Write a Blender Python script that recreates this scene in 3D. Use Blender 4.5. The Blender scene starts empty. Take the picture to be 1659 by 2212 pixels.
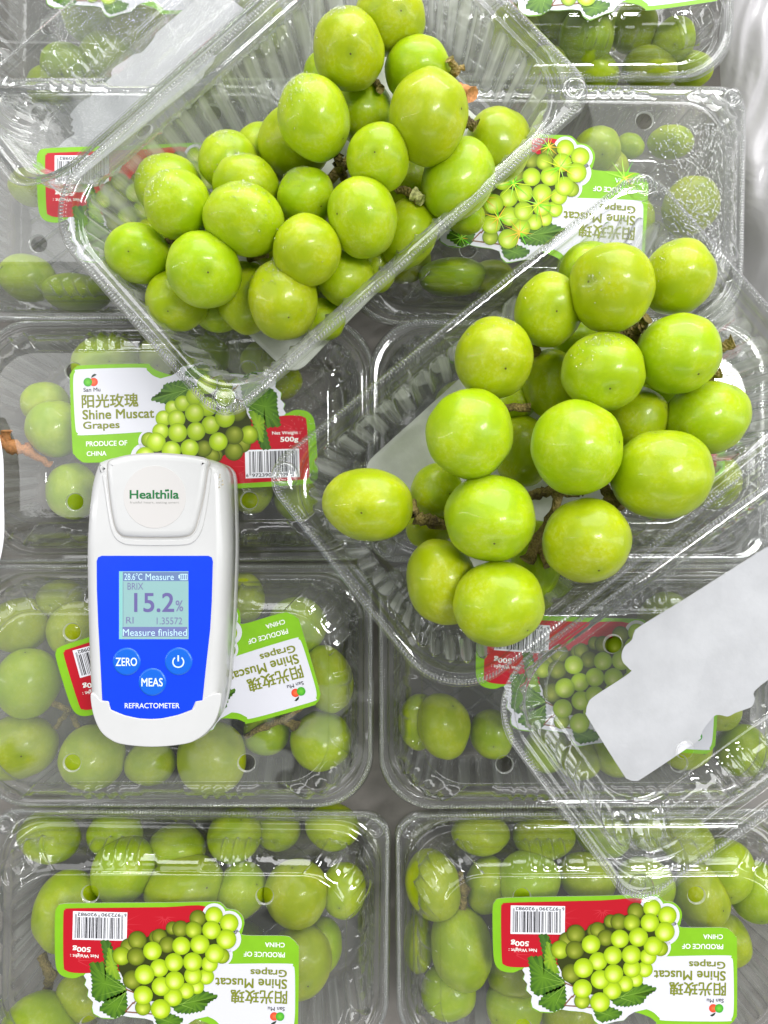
import bpy, bmesh, math, random
from mathutils import Vector, Matrix, Euler, noise
from mathutils.geometry import tessellate_polygon
R = math.radians
S = 0.01                      # everything below is written in centimetres
sc = bpy.context.scene
COL = sc.collection

# ---------------------------------------------------------------- camera, world, lamps
HCAM, F = 41.6, 1650.0        # camera height (cm); focal length in the 1659x2212 reading of the photograph
def px(u, v, z):              # where the line of sight through (u, v) meets height z
    k = (HCAM - z) / F
    return Vector(((u - 829.5) * k, (1106 - v) * k, z))
cam = bpy.data.cameras.new('camera'); co = bpy.data.objects.new('camera', cam); COL.objects.link(co)
co.location = (0, 0, HCAM * S); cam.sensor_fit = 'VERTICAL'; cam.sensor_height = 24
cam.lens = 24 * F / 2212; cam.clip_start = 0.01; cam.clip_end = 50
sc.camera = co
w = bpy.data.worlds.new('World'); sc.world = w; w.use_nodes = True
bg = w.node_tree.nodes['Background']; bg.inputs[0].default_value = (0.93, 0.96, 1.0, 1); bg.inputs[1].default_value = 0.22
def area(name, loc, target, sx, sy, power, col=(1, 1, 1)):
    l = bpy.data.lights.new(name, 'AREA'); l.shape = 'RECTANGLE'; l.size = sx; l.size_y = sy; l.energy = power; l.color = col
    o = bpy.data.objects.new(name, l); COL.objects.link(o); o.location = loc
    o.rotation_euler = (Vector(target) - Vector(loc)).to_track_quat('-Z', 'Y').to_euler(); return o
area('ceiling_lamp', (0.60, 0.25, 1.5), (0, 0, 0), 0.22, 0.5, 13)
area('light_panel', (0.25, 1.75, 1.15), (0, 0, 0), 2.3, 1.35, 40)
area('added_side_light', (-1.05, 0.55, 1.5), (0, 0, 0), 0.9, 1.2, 5)  # added fill from the left, no known source
area('shelf_tube', (0.1, 1.0, 0.32), (0, 0, 0.03), 1.3, 0.03, 3.0)
area('light_panel', (0.1, -1.8, 1.1), (0, 0, 0), 2.0, 0.4, 6)  # added light to streak the curved plastic from the near side
area('added_side_light', (1.8, 0.0, 1.0), (0, 0, 0), 0.35, 2.0, 8)  # added on the right for reflected streaks along lid and tray edges
area('added_side_light', (-1.8, 0.1, 1.0), (0, 0, 0), 0.06, 2.0, 6)  # thin light added far left, also for streaks on the plastic
sc.view_settings.view_transform = 'Standard'; sc.view_settings.look = 'None'
sc.view_settings.exposure = 0.20; sc.view_settings.gamma = 1
sc.render.engine = 'CYCLES'
sc.cycles.max_bounces = 24; sc.cycles.transparent_max_bounces = 48
sc.cycles.diffuse_bounces = 4; sc.cycles.glossy_bounces = 4; sc.cycles.transmission_bounces = 6
sc.cycles.caustics_reflective = False; sc.cycles.caustics_refractive = False
sc.cycles.use_denoising = True

# ---------------------------------------------------------------- helpers
def srgb(r, g, b):
    f = lambda c: c / 12.92 if c <= 0.04045 else ((c + 0.055) / 1.055) ** 2.4
    return (f(r / 255), f(g / 255), f(b / 255), 1.0)
def link(o, parent=None, mat=None):
    COL.objects.link(o); o.parent = parent
    if mat is not None:
        for m in (mat if isinstance(mat, (list, tuple)) else [mat]): o.data.materials.append(m)
    return o
def empty(name, loc, rot=(0, 0, 0), label=None, cat=None, group=None):
    o = bpy.data.objects.new(name, None); COL.objects.link(o); o.empty_display_size = 0.01
    o.location = Vector(loc) * S; o.rotation_euler = rot
    tag(o, label, cat, group); return o
def tag(o, label=None, cat=None, group=None, kind=None):
    if label: o['label'] = label
    if cat: o['category'] = cat
    if group: o['group'] = group
    if kind: o['kind'] = kind
    return o
def mesh(name, verts, faces, smooth=True, uvs=None, cols=None, slots=None):
    m = bpy.data.meshes.new(name)
    m.from_pydata([(v[0] * S, v[1] * S, v[2] * S) for v in verts], [], faces)
    if smooth: m.polygons.foreach_set('use_smooth', [True] * len(m.polygons))
    if uvs is not None:
        uvl = m.uv_layers.new(name='UVMap')
        for l in m.loops: uvl.data[l.index].uv = uvs[l.vertex_index]
    if cols is not None:
        ca = m.color_attributes.new('Col', 'FLOAT_COLOR', 'POINT')
        ca.data.foreach_set('color', [c for q in cols for c in q])
    if slots is not None: m.polygons.foreach_set('material_index', slots)
    m.update(); return m
def obj(name, me, parent=None, mat=None, loc=(0, 0, 0), rot=(0, 0, 0)):
    o = bpy.data.objects.new(name, me); link(o, parent)
    if mat is not None and not len(me.materials):
        for m in (mat if isinstance(mat, (list, tuple)) else [mat]): me.materials.append(m)
    o.location = Vector(loc) * S; o.rotation_euler = rot; return o

# ---------------------------------------------------------------- materials
class N:
    def __init__(s, name):
        s.m = bpy.data.materials.new(name); s.m.use_nodes = True; s.t = s.m.node_tree; s.t.nodes.clear()
        s.out = s.t.nodes.new('ShaderNodeOutputMaterial')
    def n(s, typ, ins=None, **kw):
        x = s.t.nodes.new('ShaderNode' + typ)
        for k, v in kw.items(): setattr(x, k, v)
        for k, v in (ins or {}).items():
            if isinstance(v, bpy.types.NodeSocket): s.t.links.new(v, x.inputs[k])
            else: x.inputs[k].default_value = v
        return x
    def math(s, op, a, b=0.0, c=0.0, clamp=False):
        return s.n('Math', {0: a, 1: b, 2: c}, operation=op, use_clamp=clamp).outputs[0]
    def ramp(s, f, a, b, lo=0.0, hi=1.0):
        return s.n('MapRange', {0: f, 1: a, 2: b, 3: lo, 4: hi}, interpolation_type='SMOOTHSTEP').outputs[0]
    def done(s, sh): s.t.links.new(sh, s.out.inputs[0]); return s.m

def plastic(name, veil=0.05, fog=0.0, wall=0.0, tint=(0.965, 0.972, 0.965, 1), beads=True, rough=0.045, wave=0.07, fogscale=0.35, sparkle=0.0):
    a = N(name)
    tc = a.n('TexCoord'); rnd = a.n('ObjectInfo').outputs['Random']
    off = a.n('CombineXYZ', {0: a.math('MULTIPLY', rnd, 37.0), 1: a.math('MULTIPLY', rnd, 91.0)}).outputs[0]
    p = a.n('VectorMath', {0: tc.outputs['Object'], 'Scale': 100.0}, operation='SCALE').outputs[0]
    pr = a.n('VectorMath', {0: p, 1: off}, operation='ADD').outputs[0]
    wv = a.n('TexNoise', {'Vector': pr, 'Scale': 0.9, 'Detail': 3.0}).outputs[0]
    wb = a.n('Bump', {'Strength': wave, 'Distance': 0.0015, 'Height': wv}).outputs[0]
    nrm = wb
    beadmask = None
    if beads:
        uv = a.n('SeparateXYZ', {0: tc.outputs['UV']})
        s1 = a.math('SINE', a.math('MULTIPLY', uv.outputs[0], 2 * math.pi / 0.14))
        msk = a.math('MULTIPLY', a.ramp(uv.outputs[1], 0.08, 0.12), a.ramp(uv.outputs[1], 0.27, 0.22))
        beadmask = a.math('MULTIPLY', msk, a.math('ADD', a.math('MULTIPLY', s1, 0.5), 0.5))
        nrm = a.n('Bump', {'Strength': 1.0, 'Distance': 0.0010, 'Height': beadmask, 'Normal': nrm}).outputs[0]
    fogm = None
    if fog > 0 or sparkle > 0:
        fn = a.n('TexNoise', {'Vector': pr, 'Scale': fogscale * 0.6, 'Detail': 2.5, 'Roughness': 0.45, 'Distortion': 0.6}).outputs[0]
        fogm = a.ramp(fn, 0.44, 0.475)
        dn = a.n('TexVoronoi', {'Vector': p, 'Scale': 9.0}).outputs['Distance']
        dd = a.ramp(dn, 0.45, 0.05)
        nrm = a.n('Bump', {'Strength': a.math('MULTIPLY', fogm, 0.05 + sparkle), 'Distance': 0.0005, 'Height': dd, 'Normal': nrm}).outputs[0]
    fac = a.n('LayerWeight', {'Blend': 0.5, 'Normal': nrm}).outputs['Facing']
    f5 = a.math('MULTIPLY_ADD', a.math('POWER', fac, 3.4), 0.93, 0.05)
    film = a.math('DIVIDE', a.math('MULTIPLY', f5, 2.0), a.math('ADD', f5, 1.0), clamp=True)
    dark = a.math('POWER', fac, 2.2)
    tcol = a.n('MixRGB', {0: dark, 1: tint, 2: (0.26, 0.28, 0.26, 1)}).outputs[0]
    tr = a.n('BsdfTransparent', {0: tcol})
    gl = a.n('BsdfGlossy', {'Color': (1, 1, 1, 1), 'Roughness': rough, 'Normal': nrm})
    m1 = a.n('MixShader', {0: film, 1: tr.outputs[0], 2: gl.outputs[0]})
    df = a.n('BsdfDiffuse', {0: (0.82, 0.83, 0.82, 1)}); tl = a.n('BsdfTranslucent', {0: (0.82, 0.84, 0.82, 1)})
    mk = a.n('MixShader', {0: 0.4, 1: df.outputs[0], 2: tl.outputs[0]})
    v = a.math('MULTIPLY_ADD', a.math('POWER', fac, 2.0), 0.03, veil)
    if fogm is not None: v = a.math('MULTIPLY_ADD', fogm, fog, v)
    if beads:                                                # vent rims' white highlights painted into the veil; tray flutes streaked whitish
        v = a.math('MULTIPLY_ADD', a.math('GREATER_THAN', uv.outputs[1], 8.0), 0.35, v)
        if wall:
            wm = a.math('MULTIPLY', a.ramp(uv.outputs[1], 0.80, 0.90), a.ramp(uv.outputs[1], 1.45, 1.25))
            fl_ = a.n('TexNoise', {'Vector': a.n('CombineXYZ', {0: a.math('MULTIPLY', uv.outputs[0], 2.2), 1: a.math('MULTIPLY', uv.outputs[1], 0.6)}).outputs[0], 'Scale': 1.0, 'Detail': 4.0}).outputs[0]
            v = a.math('MULTIPLY_ADD', a.math('MULTIPLY', wm, a.math('MULTIPLY', a.ramp(fl_, 0.35, 0.6, 0.35, 1.0), a.ramp(a.math('ABSOLUTE', a.math('SINE', a.math('MULTIPLY', uv.outputs[0], math.pi / 0.95))), 0.25, 0.75, 0.15, 1.0))), wall, v)
    if beadmask is not None: v = a.math('MULTIPLY_ADD', a.math('POWER', beadmask, 2.0), 0.30, v)
    return a.done(a.n('MixShader', {0: v, 1: m1.outputs[0], 2: mk.outputs[0]}).outputs[0])

M_LID = plastic('clear_lid_plastic', 0.003, 0.045)
M_LID_WET = plastic('clear_lid_plastic_misted', 0.006, 0.14, sparkle=0.03)
M_LID_OPEN = plastic('clear_open_lid_plastic', 0.012, 0.05, sparkle=0.0)
M_TRAY = plastic('clear_tray_plastic', 0.012, 0.0, 0.42, wave=0.10)
M_TRAY_MIST = plastic('clear_tray_plastic_misted', 0.03, 0.16, 0.42, wave=0.10)
M_LID_FROST = plastic('clear_lid_plastic_frosted', 0.03, 0.12, sparkle=0.25, fogscale=0.2)
def drop_mat():
    a = N('water_droplet'); fac = a.n('LayerWeight', {'Blend': 0.5}).outputs['Facing']
    tr = a.n('BsdfTransparent', {0: a.n('MixRGB', {0: a.math('POWER', fac, 1.2), 1: (1, 1, 1, 1), 2: (0.62, 0.64, 0.62, 1)}).outputs[0]})
    gl = a.n('BsdfGlossy', {'Color': (1, 1, 1, 1), 'Roughness': 0.04})
    return a.done(a.n('MixShader', {0: a.math('MULTIPLY_ADD', a.math('POWER', fac, 2.0), 0.6, 0.12), 1: tr.outputs[0], 2: gl.outputs[0]}).outputs[0])
M_DROP = drop_mat()

def grape_mat():
    a = N('grape_skin')
    gp = a.n('Attribute', attribute_name='gp').outputs['Vector']
    rnd = a.n('ObjectInfo').outputs['Random']
    off = a.n('CombineXYZ', {0: a.math('MULTIPLY', rnd, 53.0), 2: a.math('MULTIPLY', rnd, 17.0)}).outputs[0]
    q = a.n('VectorMath', {0: gp, 1: off}, operation='ADD').outputs[0]
    n1 = a.n('TexNoise', {'Vector': q, 'Scale': 1.3, 'Detail': 3.0}).outputs[0]
    n2 = a.n('TexNoise', {'Vector': q, 'Scale': 9.0, 'Detail': 5.0, 'Roughness': 0.65}).outputs[0]
    n3 = a.n('TexNoise', {'Vector': q, 'Scale': 70.0, 'Detail': 2.0}).outputs[0]
    c1 = a.n('MixRGB', {0: a.ramp(n1, 0.35, 0.68), 1: (0.330, 0.465, 0.002, 1), 2: (0.425, 0.540, 0.003, 1)}).outputs[0]
    hue = a.n('HueSaturation', {'Hue': a.math('MULTIPLY_ADD', rnd, 0.024, 0.484), 'Saturation': 1.0, 'Value': a.math('MULTIPLY_ADD', rnd, 0.16, 0.90), 'Color': c1}).outputs[0]
    bloom = a.math('MULTIPLY', a.ramp(n2, 0.42, 0.75), a.ramp(n1, 0.36, 0.62))
    c2 = a.n('MixRGB', {0: a.math('MULTIPLY', bloom, 0.30), 1: hue, 2: (0.58, 0.66, 0.24, 1)}).outputs[0]
    d = a.n('VectorMath', {0: gp, 1: (0, 0, 1)}, operation='DISTANCE').outputs['Value']
    sp = a.ramp(a.math('MULTIPLY_ADD', n2, 0.03, d), 0.052, 0.028)
    ring = a.math('MULTIPLY', a.ramp(d, 0.20, 0.04), 0.35)
    c3 = a.n('MixRGB', {0: ring, 1: c2, 2: (0.22, 0.33, 0.01, 1)}).outputs[0]
    c4 = a.n('MixRGB', {0: sp, 1: c3, 2: (0.10, 0.075, 0.018, 1)}).outputs[0]
    vs = a.n('TexVoronoi', {'Vector': q, 'Scale': 5.0}).outputs['Distance']
    fleck = a.math('MULTIPLY', a.ramp(vs, 0.050, 0.025), 0.5)
    c5 = a.n('MixRGB', {0: fleck, 1: c4, 2: (0.20, 0.22, 0.02, 1)}).outputs[0]
    ro = a.math('MULTIPLY_ADD', bloom, 0.20, 0.34)
    h = a.math('ADD', a.math('MULTIPLY', n3, 0.35), n2)
    wet = a.n('TexVoronoi', {'Vector': q, 'Scale': 22.0}).outputs['Distance']
    wetm = a.math('MULTIPLY', a.ramp(wet, 0.30, 0.10), a.ramp(a.n('TexNoise', {'Vector': q, 'Scale': 2.2}).outputs[0], 0.52, 0.66))
    h2 = a.math('ADD', h, a.math('MULTIPLY', wetm, 1.3))
    bp = a.n('Bump', {'Strength': 0.22, 'Distance': 0.0004, 'Height': h2}).outputs[0]
    b = a.n('BsdfPrincipled', {'Base Color': c5, 'Roughness': ro, 'Normal': bp, 'IOR': 1.36, 'Coat Weight': 0.22, 'Coat Roughness': 0.07,
        'Subsurface Weight': 0.8, 'Subsurface Radius': (0.9, 1.0, 0.10), 'Subsurface Scale': 0.008})
    return a.done(b.outputs[0])
M_GRAPE = grape_mat()

def simple(name, col, rough=0.5, spec=0.5, noise_amt=0.0, scale=200, bump=0.0, coat=0.0, **kw):
    a = N(name); tc = a.n('TexCoord').outputs['Object']
    c = col
    ns = a.n('TexNoise', {'Vector': tc, 'Scale': scale, 'Detail': 6.0, 'Roughness': 0.6}).outputs[0]
    if noise_amt:
        c = a.n('MixRGB', {0: a.ramp(ns, 0.3, 0.7), 1: tuple(x * (1 - noise_amt) for x in col[:3]) + (1,), 2: tuple(min(1, x * (1 + noise_amt)) for x in col[:3]) + (1,)}).outputs[0]
    ins = {'Base Color': c, 'Roughness': rough, 'Specular IOR Level': spec, 'Coat Weight': coat, 'Coat Roughness': 0.08}
    if bump: ins['Normal'] = a.n('Bump', {'Strength': bump, 'Distance': 0.0008, 'Height': ns}).outputs[0]
    ins.update(kw)
    return a.done(a.n('BsdfPrincipled', ins).outputs[0])
def stem_mat():
    a = N('woody_stem'); tc = a.n('TexCoord').outputs['Object']
    n1 = a.n('TexNoise', {'Vector': tc, 'Scale': 90.0, 'Detail': 5.0, 'Roughness': 0.7}).outputs[0]
    n2 = a.n('TexVoronoi', {'Vector': tc, 'Scale': 900.0}).outputs['Distance']
    c = a.n('ValToRGB', {0: n1}); e = c.color_ramp.elements
    e[0].position = 0.35; e[0].color = (0.075, 0.048, 0.018, 1); e[1].position = 0.68; e[1].color = (0.46, 0.33, 0.12, 1)
    m = c.color_ramp.elements.new(0.5); m.color = (0.23, 0.18, 0.045, 1)
    b = a.n('Bump', {'Strength': 0.8, 'Distance': 0.0012, 'Height': a.math('ADD', n1, n2)}).outputs[0]
    return a.done(a.n('BsdfPrincipled', {'Base Color': c.outputs[0], 'Roughness': 0.75, 'Normal': b}).outputs[0])
M_STEM = stem_mat()
M_CUT = simple('cut_stem_wood', (0.62, 0.27, 0.10, 1), 0.8, noise_amt=0.25, scale=900, bump=0.4)
M_WHITE = simple('white_case_plastic', (0.60, 0.60, 0.595, 1), 0.30, noise_amt=0.02, scale=60, bump=0.02, coat=0.25)
M_PAD = simple('absorbent_paper', (0.60, 0.62, 0.56, 1), 0.9, noise_amt=0.06, scale=120, bump=0.5)
M_BACK = simple('sticker_backing', (0.80, 0.795, 0.83, 1), 0.42, noise_amt=0.07, scale=45, bump=0.7)
M_CARTON = simple('carton_board', (0.26, 0.24, 0.22, 1), 0.9, noise_amt=0.2, scale=25, bump=0.4)
def print_mat(name, rough=0.28, holo=0.0, emit=0.0):
    a = N(name); c = a.n('Attribute', attribute_name='Col').outputs['Color']
    tc = a.n('TexCoord').outputs['Object']
    ns = a.n('TexNoise', {'Vector': tc, 'Scale': 60.0, 'Detail': 3.0}).outputs[0]
    bp = a.n('Bump', {'Strength': 0.25, 'Distance': 0.0006, 'Height': ns}).outputs[0]
    ins = {'Base Color': c, 'Roughness': rough, 'Normal': bp, 'Coat Weight': 0.3, 'Coat Roughness': 0.15}
    if emit: ins.update({'Emission Color': c, 'Emission Strength': emit})
    return a.done(a.n('BsdfPrincipled', ins).outputs[0])
M_PRINT = print_mat('printed_sticker_ink')
M_FACE = print_mat('printed_face', 0.25)
M_LCD = print_mat('lcd_screen', 0.2, emit=0.22)
def liner_mat():
    a = N('white_bag_film'); tc = a.n('TexCoord').outputs['Object']
    ns = a.n('TexNoise', {'Vector': tc, 'Scale': 14.0, 'Detail': 5.0, 'Distortion': 1.0}).outputs[0]
    bp = a.n('Bump', {'Strength': 0.5, 'Distance': 0.004, 'Height': ns}).outputs[0]
    b = a.n('BsdfPrincipled', {'Base Color': (0.66, 0.645, 0.66, 1), 'Roughness': 0.22, 'Normal': bp})
    t = a.n('BsdfTransparent', {0: (0.9, 0.9, 0.9, 1)})
    return a.done(a.n('MixShader', {0: 0.82, 1: t.outputs[0], 2: b.outputs[0]}).outputs[0])
M_LINER = liner_mat()

# ---------------------------------------------------------------- rounded boxes: thermoformed lid and tray
LX, LY = 9.8, 6.0             # half length and half width of a pack
NC, NL, NS_ = 44, 230, 130
def ring_pts(d, rf, rb):
    """points round a rounded rectangle inset by d; rf / rb radii of the front (+y) and hinge (-y) corners; with outward normals"""
    a, b = LX - d, LY - d
    c = [(1, 1, rf), (-1, 1, rf), (-1, -1, rb), (1, -1, rb)]
    pts = []
    for i, (sx, sy, r) in enumerate(c):
        cx, cy = sx * (a - r), sy * (b - r); a0 = i * 90
        for j in range(NC + 1):
            t = R(a0 + 90 * j / NC); pts.append((cx + r * math.cos(t), cy + r * math.sin(t), math.cos(t), math.sin(t), 'c', i, j / NC))
        nx, ny, nr = c[(i + 1) % 4]; t = R(a0 + 90)
        e = (cx + r * math.cos(t), cy + r * math.sin(t)); sx2, sy2 = nx * (a - nr) , ny * (b - nr)
        s2 = (sx2 + nr * math.cos(t), sy2 + nr * math.sin(t)); n = NL if i % 2 == 0 else NS_
        for j in range(1, n):
            f = j / n; pts.append((e[0] + (s2[0] - e[0]) * f, e[1] + (s2[1] - e[1]) * f, math.cos(t), math.sin(t), 's', i, f))
    return pts
def gs(x, w): return math.exp(-(x / w) ** 2)
def box_wave(x, c, w, e=0.06): return 0.5 * (math.tanh((x - c + w) / e) - math.tanh((x - c - w) / e))
BASE = ring_pts(0, 1.3, 2.7); ARC = [0.0]
for i in range(1, len(BASE)): ARC.append(ARC[-1] + math.hypot(BASE[i][0] - BASE[i - 1][0], BASE[i][1] - BASE[i - 1][1]))
def shell(name, rows, mod, cap, zc):
    """rows: (inset, z, rf, rb, tag)."""
    V, Fc, UV = [], [], []; n = len(BASE)
    for ri, (d, z, rf, rb, tg) in enumerate(rows):
        pts = ring_pts(d, rf, rb)
        for i, p in enumerate(pts):
            dd, dz = mod(p, tg, ri)
            V.append((p[0] + p[2] * dd, p[1] + p[3] * dd, z + dz)); UV.append((ARC[i], d))
    for r in range(len(rows) - 1):
        for i in range(n):
            j = (i + 1) % n
            Fc.append((r * n + i, r * n + j, (r + 1) * n + j, (r + 1) * n + i))
    m = mesh(name, V, Fc, True, UV)
    bm = bmesh.new(); bm.from_mesh(m)
    bm.verts.ensure_lookup_table(); uvl = bm.loops.layers.uv.active
    last = [bm.verts[(len(rows) - 1) * n + i] for i in range(n)]
    cap(bm, last, zc, uvl)
    bm.to_mesh(m); bm.free(); return m
def hole_cap(bm, last, z, uvl):
    edges = [bm.edges.get((last[i], last[(i + 1) % len(last)])) for i in range(len(last))]
    for sx in (-1, 1):
        for sy in (-1, 1):
            vs = []
            for k in range(28):
                t = 2 * math.pi * k / 28
                vs.append(bm.verts.new(((sx * 4.0 + 0.43 * math.cos(t)) * S, (sy * 3.0 + 0.43 * math.sin(t)) * S, z * S)))
            up = [bm.verts.new(((sx * 4.0 + 0.37 * math.cos(2 * math.pi * k / 28)) * S, (sy * 3.0 + 0.37 * math.sin(2 * math.pi * k / 28)) * S, (z - 0.10) * S)) for k in range(28)]
            for k in range(28):
                edges.append(bm.edges.new((vs[k], vs[(k + 1) % 28])))
                f = bm.faces.new((vs[k], vs[(k + 1) % 28], up[(k + 1) % 28], up[k])); f.smooth = True
                for l in f.loops: l[uvl].uv = (0, 9)
    res = bmesh.ops.triangle_fill(bm, edges=edges, use_beauty=True, use_dissolve=False)
    for g in res['geom']:
        if isinstance(g, bmesh.types.BMFace):
            g.smooth = False
            for l in g.loops: l[uvl].uv = (0, 5)
def plain_cap(bm, last, z, uvl):
    f = bm.faces.new(last)
    for l in f.loops: l[uvl].uv = (0, 5)
RIBX = [c + 0.55 * (k - 1.5) for c in (-2.75, 2.75) for k in range(4)]
def lid_mod(p, tg, ri):
    dd = dz = 0.0
    if tg == 'sh':
        if p[4] == 's' and p[5] in (0, 2):
            dd += 0.17 * sum(gs(p[0] - x, 0.09) for x in RIBX)
            dd -= 0.13 * (box_wave(p[0], 0, 1.0) + box_wave(p[0], 5.3, 0.9) + box_wave(p[0], -5.3, 0.9))
        elif p[4] == 's':
            dd -= 0.10 * (box_wave(p[1], 1.5, 0.5) + box_wave(p[1], -1.5, 0.5) + box_wave(p[1], 0, 0.45))
        else:
            dd += 0.18 * sum(gs(p[6] * 90 - a, 3.6) for a in (4, 24, 44, 64, 84))
    if tg == 'le': dz += 0.04 * math.sin(p[0] * 0.9 + 1) * 0.5
    return dd, dz
ROWS_LID = [(0, -0.12, 1.3, 2.7, 'f'), (0.03, -0.02, 1.3, 2.7, 'f'), (0.09, 0.05, 1.28, 2.65, 'f'), (0.2, 0.07, 1.25, 2.6, 'f'), (0.33, 0.05, 1.2, 2.5, 'f'), (0.40, 0.02, 1.2, 2.5, 'f'),
            (0.46, 0.02, 2.3, 2.5, 'f'), (0.50, 0.16, 2.3, 2.5, 'f'), (0.54, 0.26, 2.3, 2.5, 'f'), (0.62, 0.29, 2.3, 2.5, 'f'), (0.78, 0.30, 2.3, 2.4, 'f'), (0.84, 0.36, 2.3, 2.4, 'f'), (0.88, 0.5, 2.3, 2.4, 'f'), (0.93, 0.72, 2.3, 2.3, 'f'), (1.0, 0.78, 2.2, 2.3, 'f')]
for k in range(0, 11):
    t = R(90 * k / 10); ROWS_LID.append((1.03 + 0.98 * (1 - math.cos(t)), 0.82 + 1.42 * math.sin(t), 2.1, 2.1, 'sh' if 0 < k < 10 else 'x'))
ROWS_LID += [(2.05, 2.32, 2.0, 2.0, 'x'), (2.10, 2.38, 2.0, 2.0, 'x'), (2.18, 2.40, 2.0, 2.0, 'x'), (2.3, 2.40, 1.9, 1.9, 'x')]
ME_LID = shell('lid', ROWS_LID, lid_mod, hole_cap, 2.40)
def tray_mod(p, tg, ri):
    if tg == 'w':
        if p[4] == 's':
            q = p[0] if p[5] in (0, 2) else p[1]
            return 0.22 * (abs(math.sin(q * math.pi / 0.95)) ** 0.5 - 0.65), 0
        return 0.15 * math.sin(p[6] * math.pi * 10), 0
    return 0, 0
ROWS_TRAY = [(0.0, -0.16, 1.3, 2.7, 'f'), (0.04, -0.05, 1.3, 2.7, 'f'), (0.12, 0.0, 1.28, 2.65, 'f'), (0.25, 0.01, 1.25, 2.6, 'f'), (0.36, -0.01, 1.2, 2.5, 'f'), (0.42, -0.03, 1.2, 2.5, 'f'), (0.46, -0.04, 2.3, 2.5, 'f'),
             (0.50, -0.2, 2.3, 2.5, 'f'), (0.53, -0.42, 2.3, 2.5, 'f'), (0.62, -0.46, 2.3, 2.5, 'f'), (0.74, -0.48, 2.2, 2.4, 'f'), (0.78, -0.6, 2.2, 2.3, 'x')]
for k in range(9):
    f = k / 8; ROWS_TRAY.append((0.84 + 0.45 * f, -0.72 - 3.0 * f, 2.1, 2.1, 'w'))
ROWS_TRAY += [(1.40, -3.95, 2.0, 2.0, 'x'), (1.6, -4.1, 1.9, 1.9, 'x'), (1.9, -4.15, 1.8, 1.8, 'x'), (2.1, -4.15, 1.7, 1.7, 'x')]
ME_TRAY = shell('tray', ROWS_TRAY, tray_mod, plain_cap, -4.15)
# diamond lattice pressed into the tray floor, and the snap buttons, clasp
def bar_mesh(segs, wid, hgt):
    V, Fc = [], []
    for (x0, y0, x1, y1) in segs:
        L = math.hypot(x1 - x0, y1 - y0); nx, ny = -(y1 - y0) / L * wid, (x1 - x0) / L * wid; b = len(V)
        V += [(x0 - nx, y0 - ny, 0), (x0, y0, hgt), (x0 + nx, y0 + ny, 0), (x1 - nx, y1 - ny, 0), (x1, y1, hgt), (x1 + nx, y1 + ny, 0)]
        Fc += [(b, b + 1, b + 4, b + 3), (b + 1, b + 2, b + 5, b + 4)]
    return V, Fc
segs = []
for k in range(-9, 10):
    for sg in (1, -1):
        c = k * 1.5; x0, x1 = -7.4, 7.4
        ys = [(c + sg * x * 0.75, x) for x in (x0, x1)]
        pts = [(x, c + sg * x * 0.75) for x in [x0 + (x1 - x0) * i / 60 for i in range(61)]]
        ins = [q for q in pts if abs(q[1]) < 3.8]
        if len(ins) > 3: segs.append((ins[0][0], ins[0][1], ins[-1][0], ins[-1][1]))
ME_LATT = mesh('lattice', *bar_mesh(segs, 0.12, 0.10), smooth=False)
def dome(r, h, n=20, rings=6, dimple=True):
    V, Fc = [], []
    prof = [(r, 0), (r * 0.97, h * 0.5), (r * 0.86, h * 0.9), (r * 0.7, h), (r * 0.5, h * 0.9), (r * 0.42, h * 0.35), (r * 0.22, h * 0.3), (0.01, h * 0.42)]
    for (q, z) in prof:
        for k in range(n): V.append((q * math.cos(2 * math.pi * k / n), q * math.sin(2 * math.pi * k / n), z))
    for i in range(len(prof) - 1):
        for k in range(n): Fc.append((i * n + k, i * n + (k + 1) % n, (i + 1) * n + (k + 1) % n, (i + 1) * n + k))
    return mesh('snap_button', V, Fc)
ME_BTN = dome(0.55, 0.28)
def bead_mesh():
    V, Fc = [], []; L = ARC[-1]; step = 0.155; n = int(L / step); i = 0
    for ins, off, ht in ((0.17, 0, 0.06), (0.32, 0.5, 0.05)):
        ring = ring_pts(ins, 1.26, 2.6); i = 0
        for k in range(n):
            t = (k + off) * step
            while i < len(ARC) - 2 and ARC[i + 1] < t: i += 1
            f = (t - ARC[i]) / max(1e-6, ARC[i + 1] - ARC[i]); f = min(f, 1)
            x = ring[i][0] + (ring[i + 1][0] - ring[i][0]) * f; y = ring[i][1] + (ring[i + 1][1] - ring[i][1]) * f; b = len(V)
            for q_, h in ((1, 0), (0.75, 0.75)):
                for j in range(6): V.append((x + 0.05 * q_ * math.cos(j * math.pi / 3), y + 0.05 * q_ * math.sin(j * math.pi / 3), ht + 0.05 * h))
            V.append((x, y, ht + 0.05))
            for j in range(6): Fc += [(b + j, b + (j + 1) % 6, b + 6 + (j + 1) % 6, b + 6 + j), (b + 6 + j, b + 6 + (j + 1) % 6, b + 12)]
    return mesh('rim_beads', V, Fc)
ME_BEAD = bead_mesh()
V = []; prof = [(-1.9, 0), (-1.8, .28), (-1.1, .30), (-1.0, .12), (-.7, .12), (-.6, .34), (.6, .34), (.7, .12), (1.0, .12), (1.1, .30), (1.8, .28), (1.9, 0)]
for (x, y) in prof:
    for (yy, zz) in ((0, 0.05), (0.05, 0.13), (y, 0.13), (y + 0.05, 0.03)): V.append((x, yy, zz))
ME_CLASP = mesh('clasp', V, [(i * 4 + j, i * 4 + 4 + j, i * 4 + 5 + j, i * 4 + 1 + j) for i in range(len(prof) - 1) for j in range(3)], smooth=False)

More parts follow.
